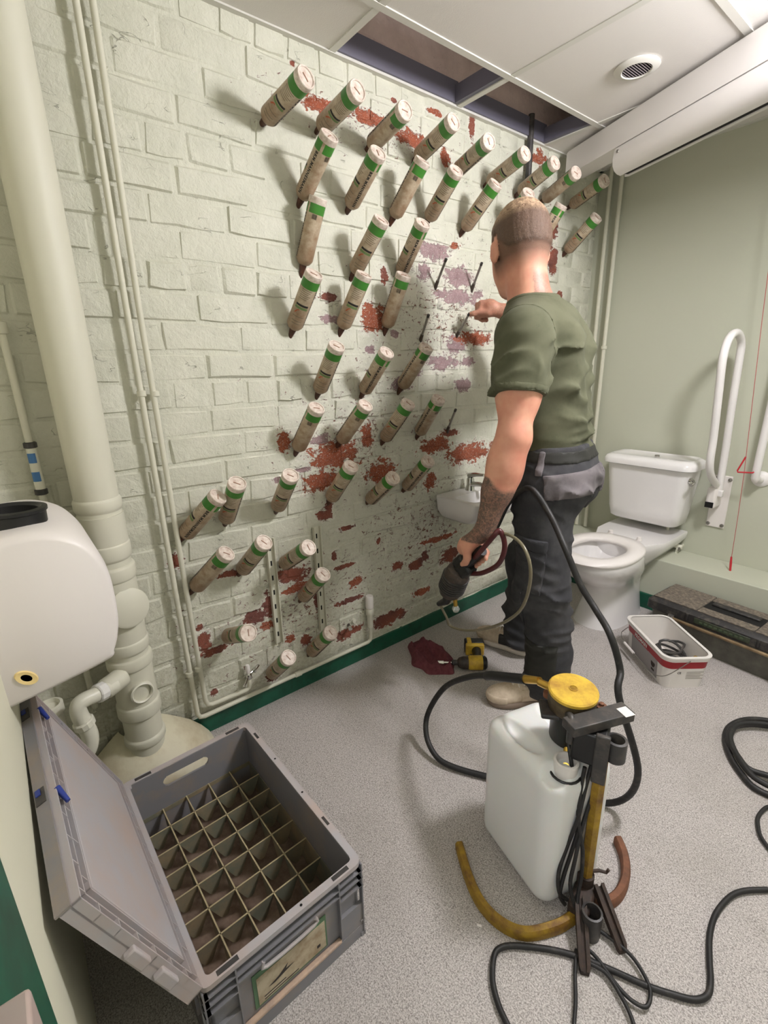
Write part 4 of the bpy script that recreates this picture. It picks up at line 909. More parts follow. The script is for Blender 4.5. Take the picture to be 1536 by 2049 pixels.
# ---------------------------------------------------------------- tub of fittings
t = thing('tub', 'white rectangular plastic tub with a red band and wire handle holding fittings', 'bucket', (0.922, 2.100, 0), dg(-39))
def rk(w, d, r, z): return [Vector((x, y, z)) for x, y in rrect(w, d, r, 6)]
BH = 0.152
ob('tub_body', M().loft([rk(0.315, 0.168, 0.032, 0.0), rk(0.338, 0.190, 0.036, BH - 0.004), rk(0.330, 0.182, 0.034, BH - 0.004), rk(0.308, 0.161, 0.030, 0.004)]), X['bucket_white'], t, ang=50)
ob('tub_rim', M().loft([rk(0.338, 0.190, 0.037, BH - 0.020), rk(0.348, 0.199, 0.040, BH - 0.020), rk(0.348, 0.199, 0.040, BH - 0.008), rk(0.355, 0.206, 0.042, BH - 0.006), rk(0.355, 0.206, 0.042, BH), rk(0.34, 0.192, 0.038, BH + 0.002), rk(0.329, 0.181, 0.034, BH)], False, False), X['bucket_white'], t, ang=40)
def band(z0, z1, k0=0.0, k1=1.0, grow=0.0006):
    f0 = lambda z: (0.315 + 0.023 * z / BH + grow * 2, 0.168 + 0.022 * z / BH + grow * 2, 0.032 + 0.004 * z / BH)
    return [rk(*f0(z), z) for z in (z0, z1)]
ob('red_band', M().loft(band(0.096, 0.131), False, False), X['red_band'], t)
def side(y0, y1, z0, z1, front=True, g=0.0010):
    """flat print on the long front (-y) or short right (+x) side"""
    out = []
    for a, z in ((y0, z0), (y1, z0), (y1, z1), (y0, z1)):
        if front: out.append((a, -(0.084 + 0.011 * z / BH) - g, z))
        else: out.append((0.1575 + 0.0115 * z / BH + g, a, z))
    return M().add(out, [(0, 1, 2, 3)])
ob('tub_label', side(-0.105, 0.11, 0.012, 0.096), X['bucket_grey'], t, sm=False)
rl_ = ob('brand_label', side(-0.085, 0.035, 0.096, 0.131, g=0.0018), X['red_band'], t, sm=False)
tx = text_mesh('PROMAIN', 0.0235, 0.0006); tx.v = [(x - 0.025, -(0.084 + 0.011 * 0.125 / BH) - 0.0026, 0.112 + y) for x, y, z in tx.v]
ob('lettering', tx, X['bucket_white'], rl_, sm=False)
ob('tub_badge', M().lathe([(0.0, 0.001), (0.014, 0.001)], 20, frame((0.078, -0.0895, 0.064), (0, -1, 0.08)) @ Matrix.Diagonal((1, 1.2, 1, 1))), X['tool_dark'], t, sm=False)
ob('badge_bar', side(0.066, 0.09, 0.030, 0.040, g=0.0016), X['ink'], t, sm=False)
tx = text_mesh('CE', 0.013, 0.0003); tx.v = [(0.1575 + 0.0115 * 0.075 / BH + 0.0017, -0.03 + x, 0.075 + y) for x, y, z in tx.v]
ob('lettering', tx, X['ink'], t, sm=False)
sp = M()
for k in range(5): g = side(0.0, 0.07 - 0.012 * (k % 2), 0.078 - k * 0.008, 0.080 - k * 0.008, False, 0.0014); sp.add(g.v, g.f)
tag(ob('small_print', sp, X['print_grey'], t, sm=False), kind='stuff')
h = ob('wire_handle', M().tube([(0.176, 0.0, BH - 0.014), (0.179, -0.04, 0.11), (0.178, -0.085, 0.078), (0.16, -0.112, 0.062), (0.10, -0.122, 0.050), (-0.10, -0.122, 0.050), (-0.16, -0.112, 0.062), (-0.178, -0.085, 0.078), (-0.178, 0.0, BH - 0.014)], 0.0018, 6, 4), X['steel'], t)
ob('hand_roll', M().tube([(-0.105, -0.122, 0.050), (-0.02, -0.122, 0.050)], 0.006, 12), X['white_plastic'], h)
def tubpt(x, y, z): return Vector((0.922, 2.100, 0)) + Matrix.Rotation(dg(-39), 3, 'Z') @ Vector((x, y, z))
c0 = tubpt(0.0, 0.03, 0.02)
t = thing('rope', 'coil of grey cord lying inside the white tub', 'rope', tuple(c0))
ob('coil', M().tube([(0.05 * cos(a * 0.7) * (1 + 0.2 * sin(a * 1.7)), 0.045 * sin(a * 0.7) * (1 + 0.15 * cos(a)), 0.0 + a * 0.0017 + 0.012 * sin(a * 0.9) + 0.012) for a in range(0, 40)], 0.0055, 8, 2), X['dark_grey'], t)
c1 = tubpt(0.095, 0.045, 0.006)
t = thing('brass_fitting', 'upright brass hose fitting inside the white tub', 'fitting', tuple(c1))
ob('fitting_body', M().lathe([(0.010, 0), (0.010, 0.05), (0.012, 0.055), (0.012, 0.085), (0.009, 0.09), (0.011, 0.095), (0.011, 0.112), (0.008, 0.116)], 14, Matrix.Rotation(0.25, 4, 'Y')), X['brass'], t)
for k, (x, y, m, lb_) in enumerate(((0.035, 0.01, 'white_nut', 'small white connector lying among fittings in the tub'), (0.05, 0.05, 'dark_grey', 'black connector lying beside the brass fitting in the tub'), (0.02, -0.03, 'brass', 'small brass nut near the wall of the tub'))):
    t = thing('pipe_fitting', lb_, 'fitting', tuple(tubpt(x, y, 0.012)), 0.5 * k)
    ob('fitting_body', M().lathe([(0.008, -0.02), (0.012, -0.018), (0.012, 0.0), (0.009, 0.002), (0.009, 0.022), (0.005, 0.024)], 12, Matrix.Translation((0, 0, 0.012 + 0.018 * (k == 0))) @ Matrix.Rotation(1.35, 4, 'Y')), X[m], t)

# ---------------------------------------------------------------- long black toolbox
t = thing('toolbox', 'long scuffed black and grey toolbox with recessed lid handle against the back wall', 'toolbox', (1.072, 2.430, 0), dg(-4.5))
TL_, TW = 0.66, 0.255
bd = M().loft([[Vector((x, y, z)) for x, y in rrect(TL_ - 0.06, TW - 0.06, 0.02, 3)] for z in (0.0,)] + [[Vector((x, y + 0.01, z)) for x, y in rrect(TL_ - 0.03, TW - 0.035, 0.02, 3)] for z in (0.12, 0.135)])
ob('box_body', bd, X['toolbox_body'], t, ang=40)
ob('box_foot', M().bx(-TL_ / 2 + 0.02, TL_ / 2 - 0.02, -TW / 2 + 0.03, TW / 2 - 0.03, 0.0, 0.03), X['toolbox_black'], t, bevel=0.006)
ld = M().loft([[Vector((x, y, z)) for x, y in rrect(TL_ - a, TW - a, 0.02, 3)] for z, a in ((0.135, 0.012), (0.14, 0.0), (0.178, 0.004), (0.198, 0.05))])
ob('box_lid', ld, X['toolbox_black'], t, ang=40)
for x0, x1 in ((-0.305, -0.115), (0.115, 0.305)): ob('lid_panel', M().bx(x0, x1, -0.105, 0.105, 0.196, 0.2015), X['toolbox_top'], t, sm=False, bevel=0.002)
for y0, y1 in ((-0.105, -0.05), (0.05, 0.105)): ob('lid_panel', M().bx(-0.112, 0.112, y0, y1, 0.196, 0.2015), X['toolbox_top'], t, sm=False, bevel=0.002)
ob('handle_recess', M().bx(-0.112, 0.112, -0.048, 0.048, 0.1975, 0.1992), X['dark_hole'], t, sm=False)
ob('lid_handle', M().bx(-0.095, 0.095, -0.002, 0.034, 0.198, 0.210), X['toolbox_black'], t, bevel=0.005)
ob('latch_bar', M().tube([(-0.20, -TW / 2 - 0.008, 0.130), (0.21, -TW / 2 - 0.008, 0.130)], 0.008, 10), X['toolbox_bar'], t)
for x in (-0.205, 0.215): ob('latch_joint', M().tube([(x, -TW / 2 - 0.008, 0.118), (x, -TW / 2 - 0.006, 0.145)], 0.013, 12), X['worn_chrome'], t)
ob('latch_hook', M().box((0.235, -TW / 2 + 0.008, 0.105), (0.06, 0.02, 0.06)), X['toolbox_black'], t, bevel=0.006)
for x in (-0.14, 0.14, 0.28): ob('lid_rib', M().box((x, -TW / 2 - 0.002, 0.163), (0.012, 0.008, 0.036)), X['toolbox_black'], t, bevel=0.003)
ob('name_plate', M().box((0.0, -TW / 2 - 0.0015, 0.160), (0.22, 0.004, 0.026)), mat('plate_green', (46, 58, 42), 0.5, dirt=(74, 76, 60), amount=0.4, scale=60), t, bevel=0.002)
np_ = M()
for k in range(9): np_.box((-0.08 + k * 0.02, -TW / 2 - 0.0042, 0.160), (0.012, 0.001, 0.007))
tag(ob('plate_marks', np_, mat('plate_print', (80, 94, 70), 0.7), t, sm=False), kind='stuff')

# ---------------------------------------------------------------- cordless drill, battery and cloth on the floor
a = math.atan2(-0.75, -0.66)
t = thing('drill', 'yellow and black cordless impact driver lying on its side with a socket bit', 'drill', (0.385, 1.43, 0.032), a)
LX = lambda x: frame((x, 0, 0), (1, 0, 0))
ob('motor_housing', M().lathe([(0.022, -0.075), (0.030, -0.068), (0.031, -0.02), (0.029, 0.0)], 20, LX(0)), X['black_plastic'], t)
ob('yellow_shell', M().lathe([(0.0318, -0.055), (0.0325, -0.045), (0.0318, 0.002), (0.028, 0.008)], 20, LX(0)), X['yellow_paint'], t)
ob('gear_nose', M().lathe([(0.028, 0.006), (0.028, 0.03), (0.022, 0.048), (0.014, 0.055)], 20, LX(0)), X['tool_dark'], t)
ob('chuck', M().lathe([(0.011, 0.054), (0.012, 0.06), (0.012, 0.078), (0.007, 0.082)], 14, LX(0)), X['dark_grey'], t)
ob('socket_bit', M().lathe([(0.005, 0.08), (0.005, 0.115), (0.0095, 0.117), (0.0095, 0.143), (0.007, 0.144)], 12, LX(0)), X['chrome'], t, ang=25)
ob('drill_handle', M().tube([(-0.03, 0.015, 0), (-0.04, -0.06, -0.001), (-0.042, -0.10, -0.002)], [0.022, 0.019, 0.022], 14, 3), X['black_plastic'], t)
ob('trigger', M().box((-0.012, -0.045, 0), (0.012, 0.022, 0.014)), X['dark_grey'], t, bevel=0.003)
ob('drill_foot', M().box((-0.036, -0.108, -0.001), (0.085, 0.022, 0.056)), X['yellow_paint'], t, bevel=0.005)
bt_ = ob('battery', M().box((-0.036, -0.138, -0.001), (0.09, 0.042, 0.06)), X['black_plastic'], t, bevel=0.006)
ob('battery_stripe', M().box((-0.012, -0.138, 0.0), (0.02, 0.043, 0.0612)), X['yellow_paint'], bt_, bevel=0.002)
# rag
t = thing('rag', 'crumpled maroon cloth on the floor beside the drill', 'cloth', (0.22, 1.345, 0))
n = 46; v = []; f = []
outl = [Vector(p) for p in ((-0.155, 0.0), (-0.15, 0.05), (-0.115, 0.065), (-0.11, 0.105), (-0.055, 0.11), (-0.03, 0.085), (0.03, 0.095), (0.085, 0.07), (0.12, 0.03), (0.145, 0.0), (0.115, -0.04), (0.075, -0.085), (0.03, -0.082), (-0.02, -0.095), (-0.07, -0.055), (-0.115, -0.03))]
oc = spline([p.to_3d() for p in outl], 8, True); no = len(oc)
def hgt(x, y): return 0.008 + 0.026 * (1 - abs(sin(21 * x + 12 * y + 2.2 * sin(19 * y)))) ** 1.5 + 0.016 * (1 - abs(sin(34 * y - 14 * x + 1.3 + sin(30 * x)))) ** 2 + 0.022 * math.exp(-((x + 0.08) ** 2 + (y - 0.05) ** 2) / 0.002) + 0.012 * math.exp(-((x + 0.02) ** 2 + (y - 0.07) ** 2) / 0.0008)
nr = 20
for k in range(nr + 1):
    s_ = k / nr
    for p in oc:
        x, y = p.x * s_, p.y * s_; e = min(1.0, (1 - s_) * 5)
        v.append((x, y, 0.003 + hgt(x, y) * (0.25 + 0.75 * e) if k < nr else 0.001))
for k in range(nr):
    for i in range(no): f.append((k * no + i, (k + 1) * no + i, (k + 1) * no + (i + 1) % no, k * no + (i + 1) % no))
ob('rag_cloth', M().add(v, f), X['cloth'], t, ang=80)
ob('rag_tag', M().box((0.085, -0.062, 0.005), (0.018, 0.012, 0.0015), Matrix.Rotation(0.8, 3, 'Z')), X['cloth_tag'], t, sm=False)
# ---------------------------------------------------------------- jerrycan
ja = math.atan2(0.25, -0.968); JA = np.array([[cos(ja), sin(ja), 0], [-sin(ja), cos(ja), 0], [0, 0, 1.0]])
JC = np.array([1.068, 0.935, 0.0]); jl = lambda x, y, z: JC + x * JA[0] + y * JA[1] + np.array([0, 0, z])   # x runs left, y towards the camera
s = SDF((0.84, 0.70, -0.02), (1.30, 1.18, 0.46), 0.0055)
s.rbox(jl(0, 0, 0.198), (0.134, 0.102, 0.198), 0.042, JA, 0)
for yy in (-0.058, 0.056): s.ell(jl(0.03, yy, 0.425), (0.085, 0.030, 0.056), JA, 0, True)      # hollows beside the handle
s.ell(jl(-0.105, 0.075, 0.44), (0.05, 0.06, 0.07), JA, 0, True)
s.limb(jl(-0.095, 0.03, 0.33), jl(-0.095, 0.03, 0.372), 0.030, 0.025, 0.01)
t = thing('jerrycan', 'large translucent white plastic jerrycan on the floor behind the yellow pump stand', 'can', tuple(JC))
ob('can_body', s.mesh('can_body'), X['can_white'], t, world=True)
nk = Vector(jl(-0.095, 0.03, 0.395)) - Vector(JC)
ob('can_neck', M().lathe([(0.027, -0.03), (0.027, 0.012), (0.0285, 0.013), (0.0285, 0.018), (0.023, 0.020), (0.021, 0.014), (0.021, -0.01), (0, -0.01)], 24, Matrix.Translation(nk)), X['white_plastic'], t)
ob('neck_tether', M().tube([(nk.x + 0.034 * cos(k * pi / 10), nk.y + 0.034 * sin(k * pi / 10), nk.z - 0.016) for k in range(20)], 0.0032, 8, 0, True), X['black_plastic'], t)

# ---------------------------------------------------------------- pump on its stand
PX, PY = 1.215, 0.92
t = thing('pump_stand', 'rusty yellow floor stand carrying a black injection pump with a round yellow lid', 'pump', (PX, PY, 0))
L3 = lambda P: [Vector(p) - Vector((PX, PY, 0)) for p in P]
def flatbar(P, w, h, m, nm, sm_=6):
    P = spline([Vector(p) for p in P], sm_); rings = []
    for i, p in enumerate(P):
        d = (P[min(i + 1, len(P) - 1)] - P[max(i - 1, 0)]); d.z = 0; d.normalize(); n_ = Vector((-d.y, d.x, 0))
        rings.append([p + n_ * a * w / 2 + Vector((0, 0, b * h / 2)) for a, b in ((-1, -1), (-0.6, -1), (0.6, -1), (1, -1), (1, 0.5), (0.6, 1), (-0.6, 1), (-1, 0.5))])
    return ob(nm, M().loft(rings), X[m], t, ang=40)
flatbar(L3([(0.925, 0.775, 0.014), (1.0, 0.730, 0.014), (1.065, 0.705, 0.014), (1.125, 0.707, 0.014), (1.175, 0.735, 0.014), (1.213, 0.80, 0.016), (1.228, 0.85, 0.018)]), 0.022, 0.026, 'yellow_worn', 'base_arm')
flatbar(L3([(1.24, 0.90, 0.018), (1.262, 0.94, 0.016), (1.272, 0.99, 0.014), (1.262, 1.045, 0.014), (1.235, 1.095, 0.014), (1.20, 1.13, 0.014)]), 0.022, 0.026, 'rust', 'base_arm')
ob('hub', M().box((0.012, -0.03, 0.032), (0.05, 0.085, 0.05), Matrix.Rotation(0.25, 3, 'Z')), X['dark_rust'], t, bevel=0.008)
ob('hub_socket', M().lathe([(0.023, 0.0), (0.023, 0.072), (0.0185, 0.073), (0.0185, 0.03), (0, 0.03)], 22, Matrix.Translation((0.052, -0.062, 0))), X['dark_grey'], t)
ob('hub_collar', M().lathe([(0.018, 0.03), (0.02, 0.035), (0.02, 0.085), (0.0, 0.086)], 18), X['dark_rust'], t)
for p in ((1.304, 0.772), (1.338, 0.878)):
    q = Vector((p[0] - PX, p[1] - PY, 0.0)); a = Vector((0.015, -0.05, 0.05)) if p[1] < 0.8 else Vector((0.03, 0.01, 0.05)); d = (q - a)
    n_ = Vector((-d.y, d.x, 0)).normalized()
    ob('foot_leg', M().loft([[a + d * k + n_ * u * w + Vector((0, 0, v_ * hh + hh)) for u, v_ in ((-1, -1), (1, -1), (1, 1), (0.35, 1), (0.35, 0.2), (-0.35, 0.2), (-0.35, 1), (-1, 1))] for k, w, hh in ((0, 0.013, 0.012), (0.5, 0.013, 0.010), (0.94, 0.012, 0.008), (1.0, 0.009, 0.006))]), X['dark_rust'], t, ang=40)
hexa = [Vector((0.0155 * cos(k * pi / 3), 0.0155 * sin(k * pi / 3), 0)) for k in range(6)]
ob('post', M().loft([[p + Vector((0, 0, z)) for p in hexa] for z in (0.02, 0.47)]), X['yellow_worn'], t, ang=20)
ob('cable_hook', M().tube([(0.0, 0, 0.09), (0.022, 0.02, 0.10), (0.035, 0.03, 0.098), (0.038, 0.033, 0.108)], 0.004, 8), X['dark_rust'], t)
LC = Vector((1.112, 0.956, 0)) - Vector((PX, PY, 0)); tl = Vector((0.05, -0.06, 1)).normalized()
F = frame(LC + Vector((0, 0, 0.52)), tl)
lid_ = ob('pump_lid', M().lathe([(0.056, 0.022), (0.058, 0.024), (0.058, 0.031), (0.054, 0.034), (0.050, 0.0338), (0.0, 0.0345)], 40, F), X['yellow_paint'], t, ang=30)
ob('lid_emboss', M().lathe([(0.0105, 0.0345), (0.0105, 0.0362), (0.0085, 0.0362), (0.0085, 0.0345)], 24, F), X['yellow_paint'], lid_)
ob('pump_body', M().lathe([(0.054, -0.02), (0.056, -0.012), (0.056, 0.024)], 36, F), mat('pump_bronze', (112, 98, 70), 0.45, 0.4, dirt=(62, 52, 42), amount=0.6, scale=30), t)
ob('pump_motor', M().lathe([(0.036, -0.125), (0.044, -0.115), (0.045, -0.04), (0.05, -0.035), (0.05, -0.018)], 32, F), X['black_plastic'], t)
ob('motor_flange', M().box(LC + Vector((-0.01, -0.015, 0.488)), (0.112, 0.062, 0.012), Matrix.Rotation(0.7, 3, 'Z')), X['dark_grey'], t, bevel=0.004)
for q_ in ((-0.058, -0.008), (0.052, 0.045)): ob('flange_bolt', M().lathe([(0.013, -0.006), (0.013, 0.006), (0.006, 0.008), (0.006, 0.013), (0, 0.014)], 14, Matrix.Translation(LC + Vector((q_[0], q_[1], 0.505)))), X['rust'], t)
ob('top_channel', M().box((-0.026, 0.018, 0.522), (0.042, 0.165, 0.024), Matrix.Rotation(-0.38, 3, 'Z')), X['dark_grey'], t, bevel=0.002)
ob('channel_sticker', M().box((0.008, 0.073, 0.5346), (0.03, 0.026, 0.0008), Matrix.Rotation(-0.38, 3, 'Z')), X['white_nut'], t, sm=False)
ob('clamp_block', M().box((-0.035, 0.01, 0.462), (0.075, 0.07, 0.085), Matrix.Rotation(0.35, 3, 'Z')), X['black_plastic'], t, bevel=0.006)
ob('clamp_plate', M().box((0.006, -0.02, 0.455), (0.03, 0.012, 0.13), Matrix.Rotation(0.4, 3, 'Z')), X['dark_grey'], t, bevel=0.003)
ob('clamp_ring', M().lathe([(0.0155, -0.05), (0.0225, -0.05), (0.0225, 0.0), (0.0165, 0.001), (0.0155, -0.002), (0.0155, -0.05)], 26, Matrix.Translation((0.022, 0.012, 0.502))), X['dark_grey'], t)
ob('air_elbow', M().tube([LC + Vector((0.02, -0.05, 0.515)), LC + Vector((0.036, -0.068, 0.53)), LC + Vector((0.045, -0.078, 0.52)), LC + Vector((0.044, -0.078, 0.47))], [0.008, 0.0085, 0.0085, 0.0075], 12, 4), X['dark_grey'], t)
ob('suction_pipe', M().tube([LC + Vector((0.01, -0.02, 0.41)), LC + Vector((0.03, -0.05, 0.38)), nk + Vector(JC) - Vector((PX, PY, 0)) + Vector((0, 0, 0.0))], 0.0085, 10, 5), X['brass'], t)
ob('outlet', M().tube([LC + Vector((-0.05, -0.01, 0.53)), LC + Vector((-0.085, -0.012, 0.528))], [0.0105, 0.0095], 12), X['brass'], t)
for i, P in enumerate(HANGS):
    ob('hanging_flex', M().tube(L3(P), 0.0048, 8, 5), X['black_rubber'], t)

# ---------------------------------------------------------------- hoses and cables
H = [Vector(p) for p in HOSE]; r_ = H[0].copy()
t = thing('pump_hose', 'thick black rubber hose looping from the pump across the floor up to the man', 'hose', tuple(H[8]))
loc = [p - H[8] for p in H]
ob('hose_run', M().tube(loc[1:], 0.0095, 12, 8), X['black_rubber'], t)
ob('hose_sleeve', M().tube([loc[0] + (loc[1] - loc[0]) * 0.28, loc[0] + (loc[1] - loc[0]) * 0.6, loc[1], loc[1] + (loc[2] - loc[1]) * 0.25], 0.0135, 14, 4), X['black_plastic'], t)
ob('hose_ferrule', M().tube([loc[0], loc[0] + (loc[1] - loc[0]) * 0.3], [0.0095, 0.0115], 12), X['brass'], t)
def cable(nm, P, r, m, label, cat='cable', k=6):
    P = [Vector(p) for p in P]; o = P[0].copy(); t = thing(nm, label, cat, (o.x, o.y, 0))
    ob('flex', M().tube([p - Vector((o.x, o.y, 0)) for p in P], r, 10, k), X[m], t); return t
cable('power_cable', CABLE, 0.0065, 'black_rubber', 'thick black cable snaking from the right edge across the floor in front of the stand')
cable('thin_cable', LOOP, 0.0042, 'black_rubber', 'thin black cable making a loop on the floor beside the stand feet')
cable('cable_end', LOOSE, 0.0042, 'black_rubber', 'short straight thin black cable on the floor below the stand hub')
cable('looped_cable', LOOPR, 0.0055, 'black_rubber', 'black cable loop just entering the right edge of the floor')
cc = [Vector(p) for L_ in COIL for p in (L_ if COIL.index(L_) % 2 == 0 else L_[::-1])]
cable('hose_coil', cc, 0.0095, 'black_rubber', 'coiled thick black hose lying on the floor at the right edge', 'hose')
t = tag(ob('plaster_flake', M().box((0, 0, 0.0015), (0.012, 0.006, 0.003), Matrix.Rotation(0.6, 3, 'Z')), X['white_plastic'], bevel=0.001), 'tiny white plaster flake on the floor in front of the yellow stand base', 'debris'); t.location = (1.09, 0.668, 0)

# ---------------------------------------------------------------- the man
V3 = lambda *a: np.array(a, float)
f_ = V3(-0.972, -0.236, 0); rt = V3(-0.236, 0.972, 0); up = V3(0, 0, 1)
C0 = V3(0.64, 1.55, 0.0)
def B(fw, r, z): return C0 + fw * f_ + r * rt + V3(0, 0, z)
PEL = B(0, 0, 0.93); WAI = B(0.015, 0, 1.06); CHE = B(0.06, 0.0, 1.29); NEK = V3(0.545, 1.495, 1.505)
LS, LE, LW_ = V3(0.655, 1.305, 1.385), V3(0.695, 1.235, 1.085), V3(0.635, 1.185, 0.775)
RS, RE, RW = V3(0.47, 1.675, 1.435), V3(0.37, 1.90, 1.36), V3(0.215, 1.79, 1.515)
LH, LK, LA = V3(0.662, 1.463, 0.92), V3(0.69, 1.46, 0.50), V3(0.735, 1.50, 0.10)
RH, RK, RA = V3(0.615, 1.637, 0.92), V3(0.50, 1.665, 0.50), V3(0.46, 1.72, 0.10)
HC = V3(0.470, 1.505, 1.682)
hf = V3(-0.86, 0.42, -0.26); hf /= np.linalg.norm(hf); hl = np.cross(V3(0, 0, 1), hf); hl /= np.linalg.norm(hl); hu = np.cross(hf, hl); HA = np.array([hf, hl, hu])
hd = lambda x, y, z: HC + x * hf + y * hl + z * hu
TA = np.array([f_, rt, up])
def torso(s, g=0.0):
    k = 0.05
    s.ell(CHE + V3(0, 0, 0.0), (0.118 + g, 0.185 + g, 0.19 + g), TA, k); s.ell(B(0.035, 0, 1.16), (0.112 + g, 0.168 + g, 0.17 + g), TA, k)
    s.ell(WAI, (0.108 + g, 0.160 + g, 0.15 + g), TA, k); s.ell(B(0.05, 0, 1.41), (0.085 + g, 0.15 + g, 0.09 + g), TA, k)
    s.limb(NEK - V3(0, 0, 0.05), LS, 0.072 + g, 0.066 + g, 0.04); s.limb(NEK - V3(0, 0, 0.05), RS, 0.072 + g, 0.066 + g, 0.04)
    s.limb(B(-0.030, -0.085, 1.37), B(-0.02, -0.05, 1.1), 0.052 + g, 0.05 + g, 0.05); s.limb(B(-0.012, 0.085, 1.36), B(-0.01, 0.05, 1.1), 0.050 + g, 0.05 + g, 0.05)
body = SDF((0.05, 1.0, -0.01), (0.98, 2.06, 1.87), 0.0066)
torso(body)
# head
HS = 1.13
def hell(c, r, k, sub=False): body.ell(hd(*[HS * q for q in c]), [HS * q for q in r], HA, k, sub)
def hlimb(a, b, ra, rb, k): body.limb(hd(*[HS * q for q in a]), hd(*[HS * q for q in b]), HS * ra, HS * rb, k)
hell((-0.018, 0, 0.022), (0.100, 0.080, 0.100), 0); hell((0.035, 0, -0.045), (0.062, 0.063, 0.085), 0.03); hell((-0.045, 0, -0.02), (0.058, 0.066, 0.07), 0.03)
hell((0.068, 0, -0.098), (0.030, 0.032, 0.026), 0.02); hlimb((0.088, 0, 0.0), (0.112, 0, -0.036), 0.011, 0.0145, 0.012)
hlimb((0.08, -0.03, 0.022), (0.08, 0.03, 0.022), 0.013, 0.013, 0.015); hlimb((0.088, -0.018, -0.068), (0.088, 0.018, -0.068), 0.0085, 0.0085, 0.008)
for s_ in (-1, 1):
    hell((-0.010, s_ * 0.083, -0.020), (0.021, 0.011, 0.033), 0.006); hell((-0.003, s_ * 0.093, -0.016), (0.010, 0.006, 0.018), 0.002, True)
    hell((0.083, s_ * 0.032, 0.004), (0.012, 0.014, 0.010), 0, True); hell((0.076, s_ * 0.032, 0.003), (0.012, 0.013, 0.011), 0.003)
body.limb(hd(-0.036, 0, -0.06), NEK - V3(0, 0, 0.03), 0.064, 0.074, 0.03)
# arms
body.limb(LS, LE, 0.070, 0.048, 0.03); body.ell(LS * 0.55 + LE * 0.45 + V3(0.0, 0.004, 0), (0.074, 0.072, 0.13), None, 0.03)
body.limb(LE, LE * 0.45 + LW_ * 0.55, 0.050, 0.046, 0.03); body.ell(LE * 0.72 + LW_ * 0.28, (0.057, 0.055, 0.085), None, 0.03); body.limb(LE * 0.45 + LW_ * 0.55, LW_, 0.046, 0.031, 0.025)
body.limb(RS, RE, 0.062, 0.046, 0.03); body.limb(RE, RE * 0.45 + RW * 0.55, 0.050, 0.044, 0.03); body.limb(RE * 0.45 + RW * 0.55, RW, 0.044, 0.029, 0.025)
# legs (under the trousers) and feet
for h, k, a, sg in ((LH, LK, LA, 1), (RH, RK, RA, 1)):
    body.limb(h, k, 0.085, 0.058, 0.03); body.limb(k, a, 0.056, 0.042, 0.03)
body.ell(PEL, (0.115, 0.16, 0.11), TA, 0.05)
# left hand round the pump gun grip
GA, GB = V3(0.615, 1.19, 0.695), V3(0.50, 1.205, 0.585); ga = (GB - GA) / np.linalg.norm(GB - GA)
near = V3(0.55, -0.82, 0.1); near -= ga * (near @ ga); near /= np.linalg.norm(near); top = np.cross(near, ga); top = top if top[2] > 0 else -top
def around(along_, deg_, r): return GA + ga * along_ + (top * cos(dg(deg_)) + near * sin(dg(deg_))) * r
body.limb(LW_, around(0.012, 0, 0.048), 0.030, 0.028, 0.02); body.ell(around(0.026, 0, 0.044), (0.030, 0.042, 0.028), np.array([top, ga, near]), 0.015)
for k_ in range(4):
    a_ = 0.0 + k_ * 0.0205; rr_ = 0.0315
    body.chain([around(a_, -20, 0.042), around(a_ + 0.002, -75, rr_ + 0.003), around(a_ + 0.003, -130, rr_), around(a_ + 0.003, -185, rr_)], [0.0105, 0.0098, 0.009, 0.0082])
body.chain([around(0.012, 35, 0.042), around(0.028, 62, 0.036), around(0.052, 75, 0.033), around(0.076, 72, 0.031)], [0.0155, 0.013, 0.0115, 0.0095])
# right hand closing on the rod end
HR = V3(*RODS[3][1])
pal = V3(0.168, 1.752, 1.533); body.limb(RW, pal, 0.031, 0.029, 0.02); body.ell(pal + V3(-0.012, -0.006, 0.004), (0.040, 0.026, 0.036), None, 0.015)
for k_ in range(4):
    z_ = 1.558 - k_ * 0.0165; e_ = (0.0, 0.006, 0.003, -0.006)[k_]
    kn = V3(0.132 - e_ * 0.5, 1.722, z_)
    body.chain([kn + V3(0.025, 0.015, 0), kn, kn + V3(-0.026, 0.004 + e_, -0.006), kn + V3(-0.022, 0.030, -0.016), kn + V3(0.0, 0.038, -0.020)], [0.0115, 0.0108, 0.0098, 0.009, 0.0082])
body.chain([pal + V3(0.0, -0.024, -0.016), pal + V3(-0.032, -0.042, -0.012), HR + V3(0.012, 0.012, -0.002), HR + V3(-0.006, 0.006, -0.004)], [0.0135, 0.012, 0.0105, 0.009])
man = thing('man', 'person in olive t-shirt and dark work trousers, back turned, pushing a rod into the wall', 'person', (0.60, 1.56, 0))
man.name = 'person'
me = body.mesh('body'); Vb = body.V
def segd(P, a, b):
    ab = b - a; t_ = np.clip(((P - a) @ ab) / (ab @ ab), 0, 1); return np.linalg.norm(P - a - t_[:, None] * ab, axis=1), t_
dL, tL = segd(Vb, LE, LW_); dR, tR = segd(Vb, RE, RW); q = (Vb - HC) @ HA.T
tat = np.where((dL < 0.09) & (tL > 0.42) & (Vb[:, 2] > 0.735) & (Vb[:, 1] < 1.3), np.clip((tL - 0.42 + 0.05 * np.sin(Vb[:, 0] * 60)) / 0.05, 0, 1), 0.0)
tat = np.maximum(tat, np.where((dR < 0.10) & (tR > 0.3), 0.55, 0.0)); tat = np.where((Vb[:, 0] < 0.20) & (Vb[:, 2] > 1.4), 0.5, tat)
tat = np.maximum(tat, np.where((Vb[:, 2] > 1.50) & (Vb[:, 2] < 1.60) & (q[:, 0] < -0.02) & (q[:, 1] < 0.005), 0.75 * np.clip((1.60 - Vb[:, 2]) / 0.02, 0, 1), 0))
attr(me, 'ink', tat)
q = q / HS
